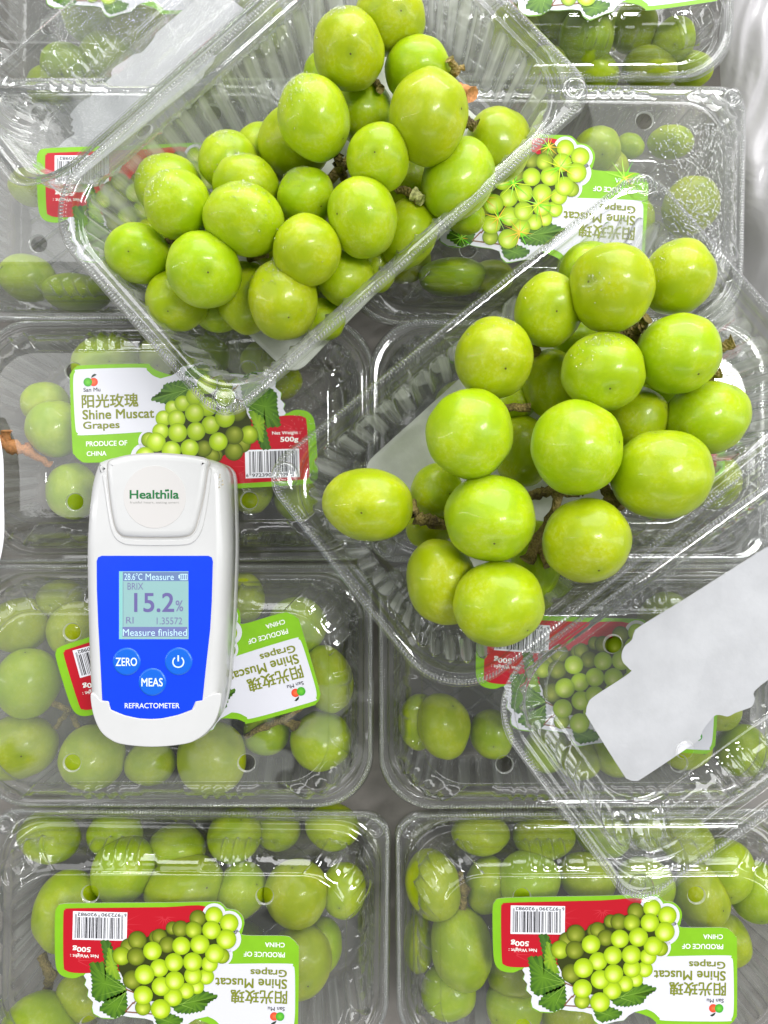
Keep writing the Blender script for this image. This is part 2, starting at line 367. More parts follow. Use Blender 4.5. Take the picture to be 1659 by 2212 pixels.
# ---------------------------------------------------------------- flat print: coloured shapes and lettering
class Ink:
    def __init__(s): s.V, s.F, s.C = [], [], []
    def poly(s, pts, col, z):
        b = len(s.V); s.V += [(x, y, z) for x, y in pts]; s.C += [col] * len(pts); s.F.append(tuple(range(b, b + len(pts))))
    def rect(s, x0, y0, x1, y1, col, z): s.poly([(x0, y0), (x1, y0), (x1, y1), (x0, y1)], col, z)
    def disc(s, x, y, r, fn, z, n=24, rings=(0.0, 0.3, 0.6, 0.8, 0.93, 1.0), hx=0.0, hy=0.0):
        b = len(s.V); s.V.append((x + hx * r, y + hy * r, z)); s.C.append(fn(0))
        for q in rings[1:]:
            for k in range(n):
                t = 2 * math.pi * k / n
                s.V.append((x + hx * r * (1 - q) + q * r * math.cos(t), y + hy * r * (1 - q) + q * r * math.sin(t), z)); s.C.append(fn(q))
        for k in range(n): s.F.append((b, b + 1 + k, b + 1 + (k + 1) % n))
        for i in range(len(rings) - 2):
            for k in range(n): s.F.append((b + 1 + i * n + k, b + 1 + (i + 1) * n + k, b + 1 + (i + 1) * n + (k + 1) % n, b + 1 + i * n + (k + 1) % n))
    def text(s, body, x0, y0, x1, y1, col, z, bold=0.0):
        """fits the text into the box (x0,y0)-(x1,y1)"""
        c = bpy.data.curves.new('lettering', 'FONT'); c.body = body; c.size = 1; c.resolution_u = 4
        o = bpy.data.objects.new('lettering', c); COL.objects.link(o); bpy.context.view_layer.update()
        m = bpy.data.meshes.new_from_object(o.evaluated_get(bpy.context.evaluated_depsgraph_get()))
        xs = [v.co.x for v in m.vertices]; ys = [v.co.y for v in m.vertices]
        ax, ay = min(xs), min(ys); kx = (x1 - x0) / (max(xs) - ax); ky = (y1 - y0) / (max(ys) - ay); b = len(s.V)
        sh = [(0, 0)] if bold <= 0 else [(-bold, -bold), (bold, -bold), (-bold, bold), (bold, bold)]
        for si, (ox, oy) in enumerate(sh):                      # heavier strokes: the outline struck four times a hair apart
            b = len(s.V)
            for v in m.vertices: s.V.append((x0 + (v.co.x - ax + ox) * kx, y0 + (v.co.y - ay + oy) * ky, z + si * 0.0004)); s.C.append(col)
            for p in m.polygons: s.F.append(tuple(b + i for i in p.vertices))
        bpy.data.objects.remove(o); bpy.data.curves.remove(c); bpy.data.meshes.remove(m)
    def mesh(s, name): return mesh(name, s.V, s.F, False, None, s.C)
def smooth_loop(pts, n=5):
    out = []; L = len(pts)
    for i in range(L):
        p0, p1, p2, p3 = [Vector(pts[(i + k) % L]) for k in (-1, 0, 1, 2)]
        for j in range(n):
            t = j / n; t2, t3 = t * t, t * t * t
            v = 0.5 * ((2 * p1) + (-p0 + p2) * t + (2 * p0 - 5 * p1 + 4 * p2 - p3) * t2 + (-p0 + 3 * p1 - 3 * p2 + p3) * t3); out.append((v.x, v.y))
    return out
def inset_loop(pts, d):
    n = len(pts); A = sum(pts[i][0] * pts[(i + 1) % n][1] - pts[(i + 1) % n][0] * pts[i][1] for i in range(n)); sg = 1 if A > 0 else -1
    out = []
    for i in range(n):
        a, b = pts[i - 1], pts[(i + 1) % n]; tx, ty = b[0] - a[0], b[1] - a[1]; l = math.hypot(tx, ty) or 1
        out.append((pts[i][0] - sg * ty / l * d, pts[i][1] + sg * tx / l * d))
    return out
def prism(name, pts, layers, cap_bottom=False, smooth=True, slots=None):
    """layers: (inset, z) from low to high, closed on top"""
    A = sum(pts[i][0] * pts[(i + 1) % len(pts)][1] - pts[(i + 1) % len(pts)][0] * pts[i][1] for i in range(len(pts)))
    if A < 0: pts = pts[::-1]
    V, Fc = [], []; n = len(pts)
    for d, z in layers: V += [(x, y, z) for x, y in inset_loop(pts, d)]
    for r in range(len(layers) - 1):
        for i in range(n): Fc.append((r * n + i, r * n + (i + 1) % n, (r + 1) * n + (i + 1) % n, (r + 1) * n + i))
    k = len(Fc); b = (len(layers) - 1) * n
    tri = [tuple(reversed(t)) if (Vector(V[b + t[1]]) - Vector(V[b + t[0]])).cross(Vector(V[b + t[2]]) - Vector(V[b + t[0]])).z < 0 else tuple(t) for t in tessellate_polygon([[Vector(V[b + i]) for i in range(n)]])]
    Fc += [tuple(b + i for i in t) for t in tri]
    k2 = len(Fc)
    if cap_bottom: Fc += [tuple(reversed(t)) for t in tri]
    sl = None
    if slots: sl = [0 if k <= i < k2 else 1 for i in range(len(Fc))]
    m = mesh(name, V, Fc, smooth, slots=sl)
    for i in range(k, len(Fc)): m.polygons[i].use_smooth = False
    return m

# ---- the fruit sticker, drawn in its own upright frame. (X, Y) are readings of the upside-down sticker
LS = 0.007395
def q(X, Y): return (-(X - 782) * LS, (Y - 495) * LS)
def qs(l): return [q(*p) for p in l]
OUT = smooth_loop(qs([(20, 200), (32, 155), (75, 132), (300, 122), (700, 110), (1000, 97), (1050, 108), (1085, 138), (1140, 147), (1180, 182), (1193, 225), (1184, 275), (1200, 300),
    (1440, 298), (1490, 315), (1525, 352), (1535, 400), (1540, 800), (1533, 855), (1500, 893), (1440, 903), (1080, 903), (1040, 888), (1000, 858), (905, 828), (870, 850), (840, 880), (790, 888), (730, 905), (690, 912), (655, 885), (640, 845),
    (590, 832), (500, 826), (450, 818), (400, 838), (320, 834), (272, 808), (262, 770), (268, 735), (232, 700), (238, 660), (212, 630), (222, 600), (205, 572), (150, 592), (80, 582), (42, 545), (28, 480), (22, 350)]), 4)
def lerp(a, b, t): return tuple(a[i] + (b[i] - a[i]) * t for i in range(3)) + (1,)
G_GREEN, G_WHITE, G_RED = srgb(132, 190, 30), srgb(222, 222, 230), srgb(190, 14, 34)
def sticker_parts():
    base = prism('sticker', OUT, [(0, 0.0), (0, 0.018)], cap_bottom=True, smooth=False, slots=True)
    base.materials.append(simple('sticker_green_ink', G_GREEN, 0.3, coat=0.3, noise_amt=0.05, scale=90)); base.materials.append(M_BACK)
    P = []
    a = Ink(); a.poly(smooth_loop(qs([(72, 205), (84, 170), (112, 160), (400, 149), (700, 138), (955, 128), (985, 250), (900, 420), (700, 500), (430, 545), (240, 557), (150, 558), (98, 545), (80, 500)]), 4), G_RED, 0.024)
    for (cx, cy, rr) in ((420, 250, 150), (900, 260, 90), (160, 480, 120), (700, 200, 70)):           # foil star bursts pressed into the red
        for k in range(14):
            t = 2 * math.pi * k / 14; dx, dy = math.cos(t), math.sin(t)
            p0 = (cx + dx * 12, cy + dy * 12); p1 = (cx + dx * rr, cy + dy * rr)
            if not (90 < p1[0] < 940 and 175 < p1[1] < 540): continue
            a.poly(qs([(p0[0] - dy * 2, p0[1] + dx * 2), (p0[0] + dy * 2, p0[1] - dx * 2), p1]), srgb(214, 60, 72), 0.026)
    P.append(('red_panel', a))
    a = Ink()
    a.poly(smooth_loop(qs([(1100, 480), (1465, 469), (1498, 483), (1512, 515), (1519, 700), (1518, 820), (1505, 862), (1470, 878), (1100, 878), (1060, 860), (1010, 820), (900, 790), (700, 780), (600, 700), (700, 560), (900, 500)]), 4), G_WHITE, 0.024)
    P.append(('white_panel', a))
    a = Ink()
    a.poly(qs([(218, 560), (250, 556), (430, 545), (620, 560), (900, 700), (1010, 800), (905, 826), (870, 848), (840, 878), (790, 886), (730, 902), (690, 908), (657, 882), (642, 843), (590, 829), (500, 823), (450, 815), (400, 834), (320, 830), (275, 806), (265, 770), (270, 735), (235, 700), (240, 660), (215, 630), (225, 600), (208, 574)]), G_WHITE, 0.030)
    for (x, y, r) in ((1005, 180, 74), (1100, 228, 78), (1092, 325, 84), (1052, 422, 74), (990, 485, 70), (1020, 300, 90), (1005, 400, 90)): a.disc(*q(x, y), r * LS, lambda t: G_WHITE, 0.030 + x * 1e-7)
    P.append(('white_outline', a))
    a = Ink()
    def leaf(pts, c0, c1, z, veins=()):
        out = []
        for i in range(len(pts)):
            p, n_ = pts[i], pts[(i + 1) % len(pts)]; L = math.hypot(n_[0] - p[0], n_[1] - p[1]); k = max(1, int(L / 22)); nx, ny = (n_[1] - p[1]) / L, -(n_[0] - p[0]) / L
            for j in range(k):
                out.append((p[0] + (n_[0] - p[0]) * j / k, p[1] + (n_[1] - p[1]) * j / k))
                out.append((p[0] + (n_[0] - p[0]) * (j + .75) / k + nx * 9, p[1] + (n_[1] - p[1]) * (j + .75) / k + ny * 9))
        b = len(a.V); cx = sum(p[0] for p in out) / len(out); cy = sum(p[1] for p in out) / len(out)
        a.V.append(q(cx, cy) + (z,)); a.C.append(c1)
        for i, p in enumerate(out): a.V.append(q(*p) + (z,)); a.C.append(lerp(c0, c1, 0.25 + 0.45 * math.sin(i * 1.7)))
        for i in range(len(out)): a.F.append((b, b + 1 + i, b + 1 + (i + 1) % len(out)))
        for (x0, y0, x1, y1) in veins:
            L = math.hypot(x1 - x0, y1 - y0); nx, ny = -(y1 - y0) / L * 2.2, (x1 - x0) / L * 2.2
            a.poly(qs([(x0 - nx, y0 - ny), (x0 + nx, y0 + ny), (x1, y1)]), srgb(140, 180, 70), z + 0.003)
    g0, g1, g2 = srgb(50, 92, 18), srgb(98, 142, 28), srgb(150, 185, 40)
    leaf([(245, 495), (330, 490), (340, 540), (400, 580), (470, 640), (475, 665), (430, 690), (350, 720), (300, 730), (262, 690), (265, 620)], g0, g1, 0.036, ((470, 650, 270, 520), (470, 650, 280, 700), (470, 650, 300, 610)))
    leaf([(470, 665), (480, 760), (470, 800), (400, 830), (310, 780), (350, 720)], g0, g1, 0.036, ((470, 670, 330, 780), (470, 670, 400, 820)))
    leaf([(310, 355), (360, 355), (400, 450), (410, 520), (340, 500), (330, 440)], g0, srgb(80, 120, 40), 0.036)
    leaf([(360, 395), (385, 440), (435, 595), (400, 580), (345, 540), (350, 470)], g1, g2, 0.039, ((365, 410, 420, 580),))
    leaf([(750, 740), (820, 690), (900, 650), (960, 655), (1040, 680), (980, 720), (950, 770), (860, 790), (790, 785)], g0, g1, 0.036, ((750, 750, 1030, 682), (820, 735, 930, 660), (820, 740, 930, 775)))
    leaf([(655, 815), (760, 800), (830, 830), (800, 865), (700, 890), (668, 860)], g0, g1, 0.036, ((660, 820, 790, 860),))
    for (x0, y0, x1, y1) in ((470, 650, 560, 685), (520, 730, 470, 790), (470, 790, 640, 800), (560, 680, 520, 740)):
        L = math.hypot(x1 - x0, y1 - y0); nx, ny = -(y1 - y0) / L * 4, (x1 - x0) / L * 4; a.poly(qs([(x0 - nx, y0 - ny), (x0 + nx, y0 + ny), (x1 + nx, y1 + ny), (x1 - nx, y1 - ny)]), srgb(130, 90, 60), 0.042)
    P.append(('leaf_picture', a))
    a = Ink(); dk, md, lt = (srgb(170, 178, 70), srgb(122, 138, 22), srgb(70, 82, 8)), (srgb(220, 232, 100), srgb(158, 184, 20), srgb(100, 124, 8)), (srgb(244, 250, 160), srgb(188, 218, 24), srgb(136, 170, 12))
    a.poly(qs([(420, 520), (460, 400), (620, 310), (800, 240), (1000, 180), (1100, 300), (1000, 500), (900, 620), (760, 720), (600, 720), (480, 640)]), srgb(52, 60, 8), 0.044)
    gl = [(905, 200, 52, dk), (750, 265, 42, dk), (650, 325, 45, dk), (480, 385, 50, dk), (510, 590, 60, dk), (1060, 430, 48, md), (965, 560, 50, lt), (910, 625, 45, lt), (580, 760, 50, md), (440, 445, 58, md), (670, 318, 48, dk),
          (1005, 180, 55, lt), (1100, 225, 58, lt), (800, 268, 52, dk), (880, 272, 53, md), (535, 345, 58, dk), (720, 368, 52, dk), (530, 445, 58, dk), (985, 480, 52, lt), (1015, 415, 60, lt), (1085, 325, 62, lt), (992, 270, 58, lt),
          (845, 650, 50, lt), (885, 555, 56, lt), (808, 372, 57, lt), (630, 408, 58, lt), (922, 360, 60, lt), (880, 470, 60, lt), (675, 512, 57, lt), (765, 475, 58, lt), (585, 555, 62, lt), (765, 690, 58, lt), (690, 625, 60, lt), (772, 588, 60, lt), (690, 765, 62, lt), (580, 683, 60, lt)]
    for i, (x, y, r, c) in enumerate(gl):
        def fn(t, c=c): return lerp(c[0], c[1], t / 0.5) if t < 0.5 else lerp(c[1], c[2], ((t - 0.5) / 0.5) ** 1.6)
        a.disc(*q(x, y), r * LS, fn, 0.046 + i * 0.0006, 22, hx=0.1, hy=0.35)
    P.append(('grape_picture', a))
    a = Ink(); bx0, by0 = q(468, 352); bx1, by1 = q(132, 176); a.rect(bx0, by1, bx1, by0, srgb(240, 240, 245), 0.030)
    Lc = ["0001101", "0011001", "0010011", "0111101", "0100011", "0110001", "0101111", "0111011", "0110111", "0001011"]
    code = '6972390920982'; par = {'6': 'LGGGLL'}[code[0]]; bits = '101'
    for i, ch in enumerate(code[1:7]):
        s_ = Lc[int(ch)]; bits += s_ if par[i] == 'L' else ''.join('1' if c == '0' else '0' for c in s_)[::-1]
    bits += '01010'
    for ch in code[7:]: bits += ''.join('1' if c == '0' else '0' for c in Lc[int(ch)])
    bits += '101'; X0, X1 = bx0 + 0.19, bx1 - 0.10; wd = (X1 - X0) / len(bits); blk = srgb(28, 28, 34); i = 0
    while i < len(bits):
        if bits[i] == '1':
            j = i
            while j < len(bits) and bits[j] == '1': j += 1
            low = by1 + (0.13 if (i < 3 or 45 <= i < 50 or i > 91) else 0.26); a.rect(X0 + i * wd, low, X0 + j * wd, by0 - 0.08, blk, 0.034); i = j
        else: i += 1
    a.text('6', bx0 + 0.04, by1 + 0.06, bx0 + 0.13, by1 + 0.21, blk, 0.034, 0.01)
    a.text('972390', X0 + 5 * wd, by1 + 0.06, X0 + 43 * wd, by1 + 0.21, blk, 0.034, 0.01); a.text('920982', X0 + 52 * wd, by1 + 0.06, X0 + 90 * wd, by1 + 0.21, blk, 0.034, 0.01)
    P.append(('barcode', a))
    a = Ink(); wh, ol, z = srgb(245, 248, 240), srgb(128, 136, 30), 0.034
    def tx(s, Xr, Xl, Y0, Y1, c, b=0.02):
        x0, y1 = q(Xr, Y1); x1, y0 = q(Xl, Y0); i_ = Ink(); i_.text(s, x0, y0, x1, y1, c, z, b * 0.6); P.append(('lettering', i_))
    tx('阳光玫瑰', 1468, 1120, 638, 720, ol, 0.03); tx('Shine Muscat', 1465, 1024, 567, 625, ol, 0.03); tx('Grapes', 1463, 1240, 495, 552, ol, 0.03)
    tx('PRODUCE OF', 1448, 1195, 400, 430, wh, 0.03); tx('CHINA', 1446, 1325, 340, 368, wh, 0.03)
    tx('500g', 246, 136, 388, 426, wh, 0.035); tx('Net Weight :', 296, 122, 436, 462, wh, 0.02); tx('San Mu', 1456, 1352, 738, 762, srgb(40, 40, 40), 0.01)
    a.disc(*q(1392, 797), 26 * LS, lambda t: lerp(srgb(255, 120, 70), srgb(225, 60, 30), t), z); a.disc(*q(1428, 797), 27 * LS, lambda t: lerp(srgb(120, 205, 60), srgb(60, 160, 40), t), z + 0.003)
    a.poly(qs([(1408, 822), (1400, 840), (1385, 848), (1372, 842), (1388, 832)]), srgb(30, 50, 30), z)
    P.append(('fruit_emblem', a))
    return base, [(n_, i_.mesh(n_)) for n_, i_ in P]
ST_BASE, ST_PARTS = sticker_parts()
FOIL = {}
def add_sticker(parent, x, y, z, rot, foil=False):
    b = obj('sticker', ST_BASE, parent, None, (x, y, z), (0, 0, rot))
    for n_, me in ST_PARTS: obj(n_, me, b, M_PRINT)
    if foil:
        if 'fm' not in FOIL:
            rg = random.Random(5); a = Ink()
            for (cx, cy, rr) in ((700, 420, 130), (860, 540, 130), (620, 640, 120), (980, 300, 120), (760, 720, 110), (520, 520, 110), (300, 640, 100), (1380, 340, 110), (900, 180, 100), (400, 780, 80)):
                for k in range(11):
                    t = 2 * math.pi * k / 11 + rg.uniform(-.12, .12); l = rr * rg.uniform(.6, 1.25); dx, dy = math.cos(t), math.sin(t)
                    a.poly(qs([(cx - dy * 3.4, cy + dx * 3.4), (cx + dy * 3.4, cy - dx * 3.4), (cx + dx * l, cy + dy * l)]), rg.choice([srgb(230, 250, 60), srgb(120, 240, 30), srgb(250, 200, 60), srgb(190, 255, 90)]), 0.080 + k * 2e-4)  # holographic foil rays, their coloured glints painted as flat ink
            FOIL['fm'] = a.mesh('painted_foil_glints')
        tag(obj('painted_foil_glints', FOIL['fm'], b, M_PRINT), kind='stuff')
    return b

# ---------------------------------------------------------------- packs
rnd = random.Random(7)
def droplets(parent, n, x0, x1, y0, y1, z, rmin=0.02, rmax=0.06, seed=1, dens=None):
    rg = random.Random(seed); V, Fc = [], []
    for _ in range(n):
        x, y = rg.uniform(x0, x1), rg.uniform(y0, y1)
        if dens and rg.random() > dens(x, y): continue
        r = rg.uniform(rmin, rmax); b = len(V); sx, sy = rg.uniform(.8, 1.2), rg.uniform(.8, 1.3)
        zz = z(x, y) if callable(z) else z
        for q_, h in ((1, 0), (0.85, 0.45), (0.5, 0.75)):
            for k in range(8): V.append((x + r * sx * q_ * math.cos(k * math.pi / 4), y + r * sy * q_ * math.sin(k * math.pi / 4), zz + r * h))
        V.append((x, y, zz + r * 0.85))
        for i in range(2):
            for k in range(8): Fc.append((b + i * 8 + k, b + i * 8 + (k + 1) % 8, b + i * 8 + 8 + (k + 1) % 8, b + i * 8 + 8 + k))
        for k in range(8): Fc.append((b + 16 + k, b + 16 + (k + 1) % 8, b + 24))
    o = obj('water_droplets', mesh('water_droplets', V, Fc), parent, M_DROP); o['kind'] = 'stuff'; return o
def make_pack(x, y, rot, label, st=None, strot=180, lidmat=None, z=0.0):
    """closed pack; origin at the middle of the floor, rim at 4.2. st: where the sticker's middle is seen"""
    t = empty('fruit_pack', (x, y, z), (0, 0, R(rot)), label, 'fruit pack', 'closed clear packs of grapes laid out in the carton')
    tr = obj('tray', ME_TRAY, t, M_TRAY, (0, 0, 4.16))
    lt = obj('floor_lattice', ME_LATT, tr, M_TRAY, (0, 0, -4.14))
    ld = obj('lid', ME_LID, t, M_LID, (0, 0, 4.2)); tag(obj('rim_beads', ME_BEAD, ld, M_DROP), kind='stuff')
    if lidmat: ld.material_slots[0].link = 'OBJECT'; ld.material_slots[0].material = lidmat
    for sx in (-1, 1): obj('snap_button', ME_BTN, ld, M_LID, (sx * 9.0, 5.25, 0.04))
    obj('clasp', ME_CLASP, ld, M_LID, (0, 5.62, 0.0))
    if st:
        p = px(st[0], st[1], 6.65 + z) - Vector((x, y, 0)); p.rotate(Euler((0, 0, -R(rot))))
        add_sticker(ld, p.x, p.y, 2.42, R(strot - rot), foil=(label.startswith('closed pack beaded')))
    return t, ld
PK = {}
for key, x, y, rot, lab, st, sr, lm in [
    ('r1l', -9.5, -20.55, -0.6, 'closed pack at the bottom left with an upside-down sticker and the whole barcode showing', (382, 2085), 178.6, None),
    ('r1r', 10.35, -20.6, 0.5, 'closed pack at the bottom right with its sticker touched by the drooping open lid', (1329, 2070), 179.3, None),
    ('r2l', -10.3, -8.5, 0.0, 'closed pack directly beneath the lower half of the white refractometer', (405, 1452), 195.5, M_LID_WET),
    ('r2r', 9.5, -8.55, 0.4, 'closed pack under the drooping open lid with one lone dark grape in its left corner', (1290, 1470), 176, None),
    ('r3l', -10.2, 3.5, 180.5, 'closed pack with an upright sticker just above the refractometer', (418, 925), 1.5, None),
    ('r3r', 9.05, 3.5, 180, 'closed pack mostly hidden under the open tray of large grapes', (1300, 900), 0, M_LID_WET),
    ('r4l', -11.85, 15.3, 0.0, 'misted closed pack at the left edge with only a red sticker corner showing', (345, 447), 180, M_LID_WET),
    ('r4r', 7.9, 15.0, -0.8, 'closed pack beaded with water drops between the two open trays at the right', (1136, 425), 176, M_LID_WET),
    ('r5l', -13.0, 27.6, 0.0, 'closed pack in the top left corner under the tilted open lid', (260, -95), 182, M_LID_WET),
    ('r5r', 7.35, 27.05, 0.6, 'closed pack in the top right corner, only its sticker edge in view', (1285, -105), 188, None)]:
    PK[key] = make_pack(x, y, rot, lab, st, sr, lm, -3.7 if key == 'r5l' else 0.0)
PK['r2l'][0]
def dens4(x, y): return max(0, min(1, (x - 3.8) / 2.6)) ** 1.5
droplets(PK['r4r'][1], 2200, 3.5, 7.6, -3.6, 2.9, 2.42, 0.035, 0.08, 3, dens4)
droplets(PK['r4r'][1], 500, 7.6, 8.7, -3.6, 3.2, lambda x, y: 0.82 + 1.42 * math.sqrt(max(0, 1 - ((x - 7.79) / 0.98) ** 2)) if x > 7.79 else 2.3, 0.02, 0.05, 4)
droplets(PK['r3l'][1], 900, -7.6, -4.6, -3.4, 2.5, 2.42, 0.02, 0.055, 5, lambda x, y: max(0, min(1, (-4.6 - x) / 2)))
droplets(PK['r5l'][1], 700, -6, 5, -3.4, 3.4, 2.42, 0.015, 0.035, 6)

# ---------------------------------------------------------------- grapes
def grape_meshes():
    out = []
    bm = bmesh.new(); bmesh.ops.create_icosphere(bm, subdivisions=4, radius=1.0)
    base = [v.co.copy().normalized() for v in bm.verts]; faces = [tuple(v.index for v in f.verts) for f in bm.faces]; bm.free()
    rg = random.Random(3)
    for i in range(20):
        # direction in which the blossom end points: mostly sideways or half towards the viewer
        el = R([75, 48, 35, 20, 55, 5, 30, 62, -20, 42][i % 10]); az = rg.uniform(0, 2 * math.pi)
        if i % 10 in (0, 1, 4): az = R(-90 + rg.uniform(-60, 60))
        d = Vector((math.cos(el) * math.cos(az), math.cos(el) * math.sin(az), math.sin(el))); rq = Vector((0, 0, 1)).rotation_difference(d)
        so = Vector((rg.uniform(0, 50), 0, 0)); V = []
        for p in base:
            r = 1 + 0.085 * (noise.noise(p * 0.9 + so)) + 0.025 * noise.noise(p * 2.4 + so)
            r += -0.035 * gs((p - Vector((0, 0, 1))).length, 0.22) - 0.05 * gs((p + Vector((0, 0, 1))).length, 0.2)
            r *= 1 + 0.03 * p.z
            c = p * r; V.append(rq @ c)
        m = mesh('grape', V, faces)
        at = m.attributes.new('gp', 'FLOAT_VECTOR', 'POINT'); at.data.foreach_set('vector', [c for p in base for c in p])
        m.materials.append(M_GRAPE); out.append(m)
    return out
GM = grape_meshes(); gi = [0]
def dew_mesh(seed, n, az, spread):
    rg = random.Random(seed); V, Fc = [], []; c0 = Vector((math.cos(az) * 0.55, math.sin(az) * 0.55, 0.75)).normalized()
    for _ in range(n):
        d_ = (c0 + Vector((rg.gauss(0, spread), rg.gauss(0, spread), rg.gauss(0, spread)))).normalized(); a_ = d_.orthogonal().normalized(); b_ = d_.cross(a_); r_ = rg.choice([0.010, 0.014, 0.014, 0.02, 0.028]); b = len(V); R0 = 1.01
        for q_, h in ((1.3, -0.6), (1, 0.1), (0.6, 0.6)):
            for k in range(7): t = 2 * math.pi * k / 7; V.append(d_ * (R0 + r_ * h) + (a_ * math.cos(t) + b_ * math.sin(t)) * r_ * q_)
        V.append(d_ * (R0 + r_ * 0.75))
        for i in range(2):
            for k in range(7): Fc.append((b + i * 7 + k, b + i * 7 + (k + 1) % 7, b + i * 7 + 7 + (k + 1) % 7, b + i * 7 + 7 + k))
        for k in range(7): Fc.append((b + 14 + k, b + 14 + (k + 1) % 7, b + 21))
    return mesh('dew_drops', V, Fc)
DEW = [dew_mesh(i, 150, R(90 + 25 * i), 0.30) for i in range(3)]
def dew(o, i):
    x = obj('dew_drops', DEW[i % 3], o, M_DROP); x['kind'] = 'stuff'
def grape(parent, u, v, rx, ry, z, ang=0, origin=Vector((0, 0, 0)), which=None):
    k = (HCAM - z) / F; p = px(u, v, z); gi[0] += 1
    o = bpy.data.objects.new('grape', GM[(gi[0] * 7 if which is None else which) % 20]); COL.objects.link(o); o.parent = parent
    o.location = (p - origin) * S; rx *= k; ry *= k; o.rotation_euler = (0, 0, R(ang)); o.scale = (rx, ry, (rx + ry) / 2)
    return o
def tube(V, Fc, pts, radii, seg=8, jit=0.14, seed=0):
    """pts: (u, v, z) readings or Vectors"""
    P = [px(*p) if not isinstance(p, Vector) else p for p in pts]; Q, Rr = [], []
    for i in range(len(P) - 1):
        for j in range(5): f = j / 5; Q.append(P[i].lerp(P[i + 1], f)); Rr.append(radii[i] * (1 - f) + radii[i + 1] * f)
    Q.append(P[-1]); Rr.append(radii[-1]); rg = random.Random(seed + len(V)); b = len(V)
    for i in range(len(Q)):
        t = (Q[min(i + 1, len(Q) - 1)] - Q[max(i - 1, 0)]).normalized(); a = t.orthogonal().normalized(); c = t.cross(a)
        w_ = Vector((rg.uniform(-1, 1), rg.uniform(-1, 1), 0)) * Rr[i] * 0.3
        for k in range(seg):
            g = 2 * math.pi * k / seg; r = Rr[i] * (1 + rg.uniform(-jit, jit)) * (1.25 if i % 5 == 0 else 1)
            V.append(Q[i] + w_ + (a * math.cos(g) + c * math.sin(g)) * r)
    for i in range(len(Q) - 1):
        for k in range(seg): Fc.append((b + i * seg + k, b + i * seg + (k + 1) % seg, b + (i + 1) * seg + (k + 1) % seg, b + (i + 1) * seg + k))
    Fc.append(tuple(b + k for k in range(seg))); Fc.append(tuple(b + (len(Q) - 1) * seg + k for k in range(seg - 1, -1, -1)))
def stems(parent, paths, origin, name='stem', mat=None):
    for i, (pts, rad) in enumerate(paths):
        V, Fc = [], []; tube(V, Fc, pts, rad, seed=i * 7)
        o = obj(name, mesh(name, [v - origin for v in V], Fc), parent, mat or M_STEM)
    return o

# upper bunch
OA = px(680, 400, 7.4); BA = empty('grape_bunch', OA, label='pile of pale green grapes heaped in the upper open tray', cat='grapes')
for a in [(840, 42, 78, 68, 11.2), (753, 109, 77, 82, 12.0, 15), (903, 150, 72, 65, 11.0), (785, 240, 63, 67, 9.6), (676, 255, 75, 88, 12.2, 12), (925, 254, 84, 97, 12.6, -12), (637, 308, 80, 72, 9.8), (1075, 316, 71, 79, 9.6, 15),
          (986, 393, 76, 90, 11.0, -35), (817, 343, 67, 72, 12.4), (492, 350, 64, 62, 9.6), (365, 402, 73, 65, 9.4), (531, 400, 73, 62, 10.9), (386, 441, 73, 71, 11.8), (531, 474, 87, 75, 12.4, -12), (661, 426, 63, 62, 11.0), (786, 472, 76, 86, 12.2, 8),
          (660, 545, 75, 75, 12.4), (880, 503, 60, 79, 10.0, -20), (300, 549, 72, 62, 10.4, -12), (440, 583, 81, 80, 12.0), (382, 650, 67, 64, 10.2), (612, 646, 75, 87, 11.6, 6), (746, 600, 61, 60, 10.6), (530, 642, 60, 78, 9.8),
          (697, 690, 50, 45, 9.2), (815, 575, 45, 55, 8.8), (470, 672, 52, 48, 8.8), (590, 520, 60, 60, 8.8), (720, 560, 60, 60, 8.8), (560, 330, 55, 60, 8.6), (880, 400, 55, 55, 8.8), (345, 520, 55, 50, 8.8), (700, 170, 45, 55, 9.2), (1010, 470, 40, 35, 8.6), (640, 600, 60, 60, 9.0)]:
    g_ = grape(BA, *a[:5], a[5] if len(a) > 5 else 0, OA)
    if a[:2] in ((365, 402), (531, 400), (386, 441), (531, 474), (660, 545), (492, 350), (753, 109), (676, 255), (612, 646), (661, 426)): dew(g_, a[0])
stems(BA, [([(860, 300, 10), (770, 330, 10.2), (700, 400, 9.8), (590, 440, 9.6), (480, 520, 9.5), (420, 540, 9.4)], [.22, .22, .2, .2, .18, .14]),
           ([(735, 330, 11.3), (728, 350, 11.2), (745, 385, 10.2)], [.16, .2, .15]), ([(960, 180, 10.4), (985, 150, 11.6), (972, 128, 11.9)], [.16, .17, .15]), ([(985, 150, 11.6), (1002, 145, 11.6)], [.09, .1]),
           ([(940, 250, 10.5), (1005, 262, 11.2), (1026, 275, 11.2)], [.16, .2, .22]), ([(840, 400, 10.2), (880, 415, 10.8), (905, 428, 11.2)], [.14, .16, .2]),
           ([(800, 170, 10.4), (822, 190, 11.0)], [.15, .16]), ([(540, 560, 10.3), (575, 548, 10.8)], [.13, .13]), ([(358, 520, 10.6), (376, 524, 10.8)], [.1, .1])], OA)
stems(BA, [([(985, 196, 11.4), (1018, 203, 11.9)], [.24, .25])], OA, 'cut_stub', M_CUT)
stems(BA, [([(890, 420, 11.2), (912, 432, 11.3)], [.24, .2])], OA, 'pedicel_scar', simple('pale_scar', (0.5, 0.5, 0.2, 1), 0.7, noise_amt=.4, scale=800, bump=.6))

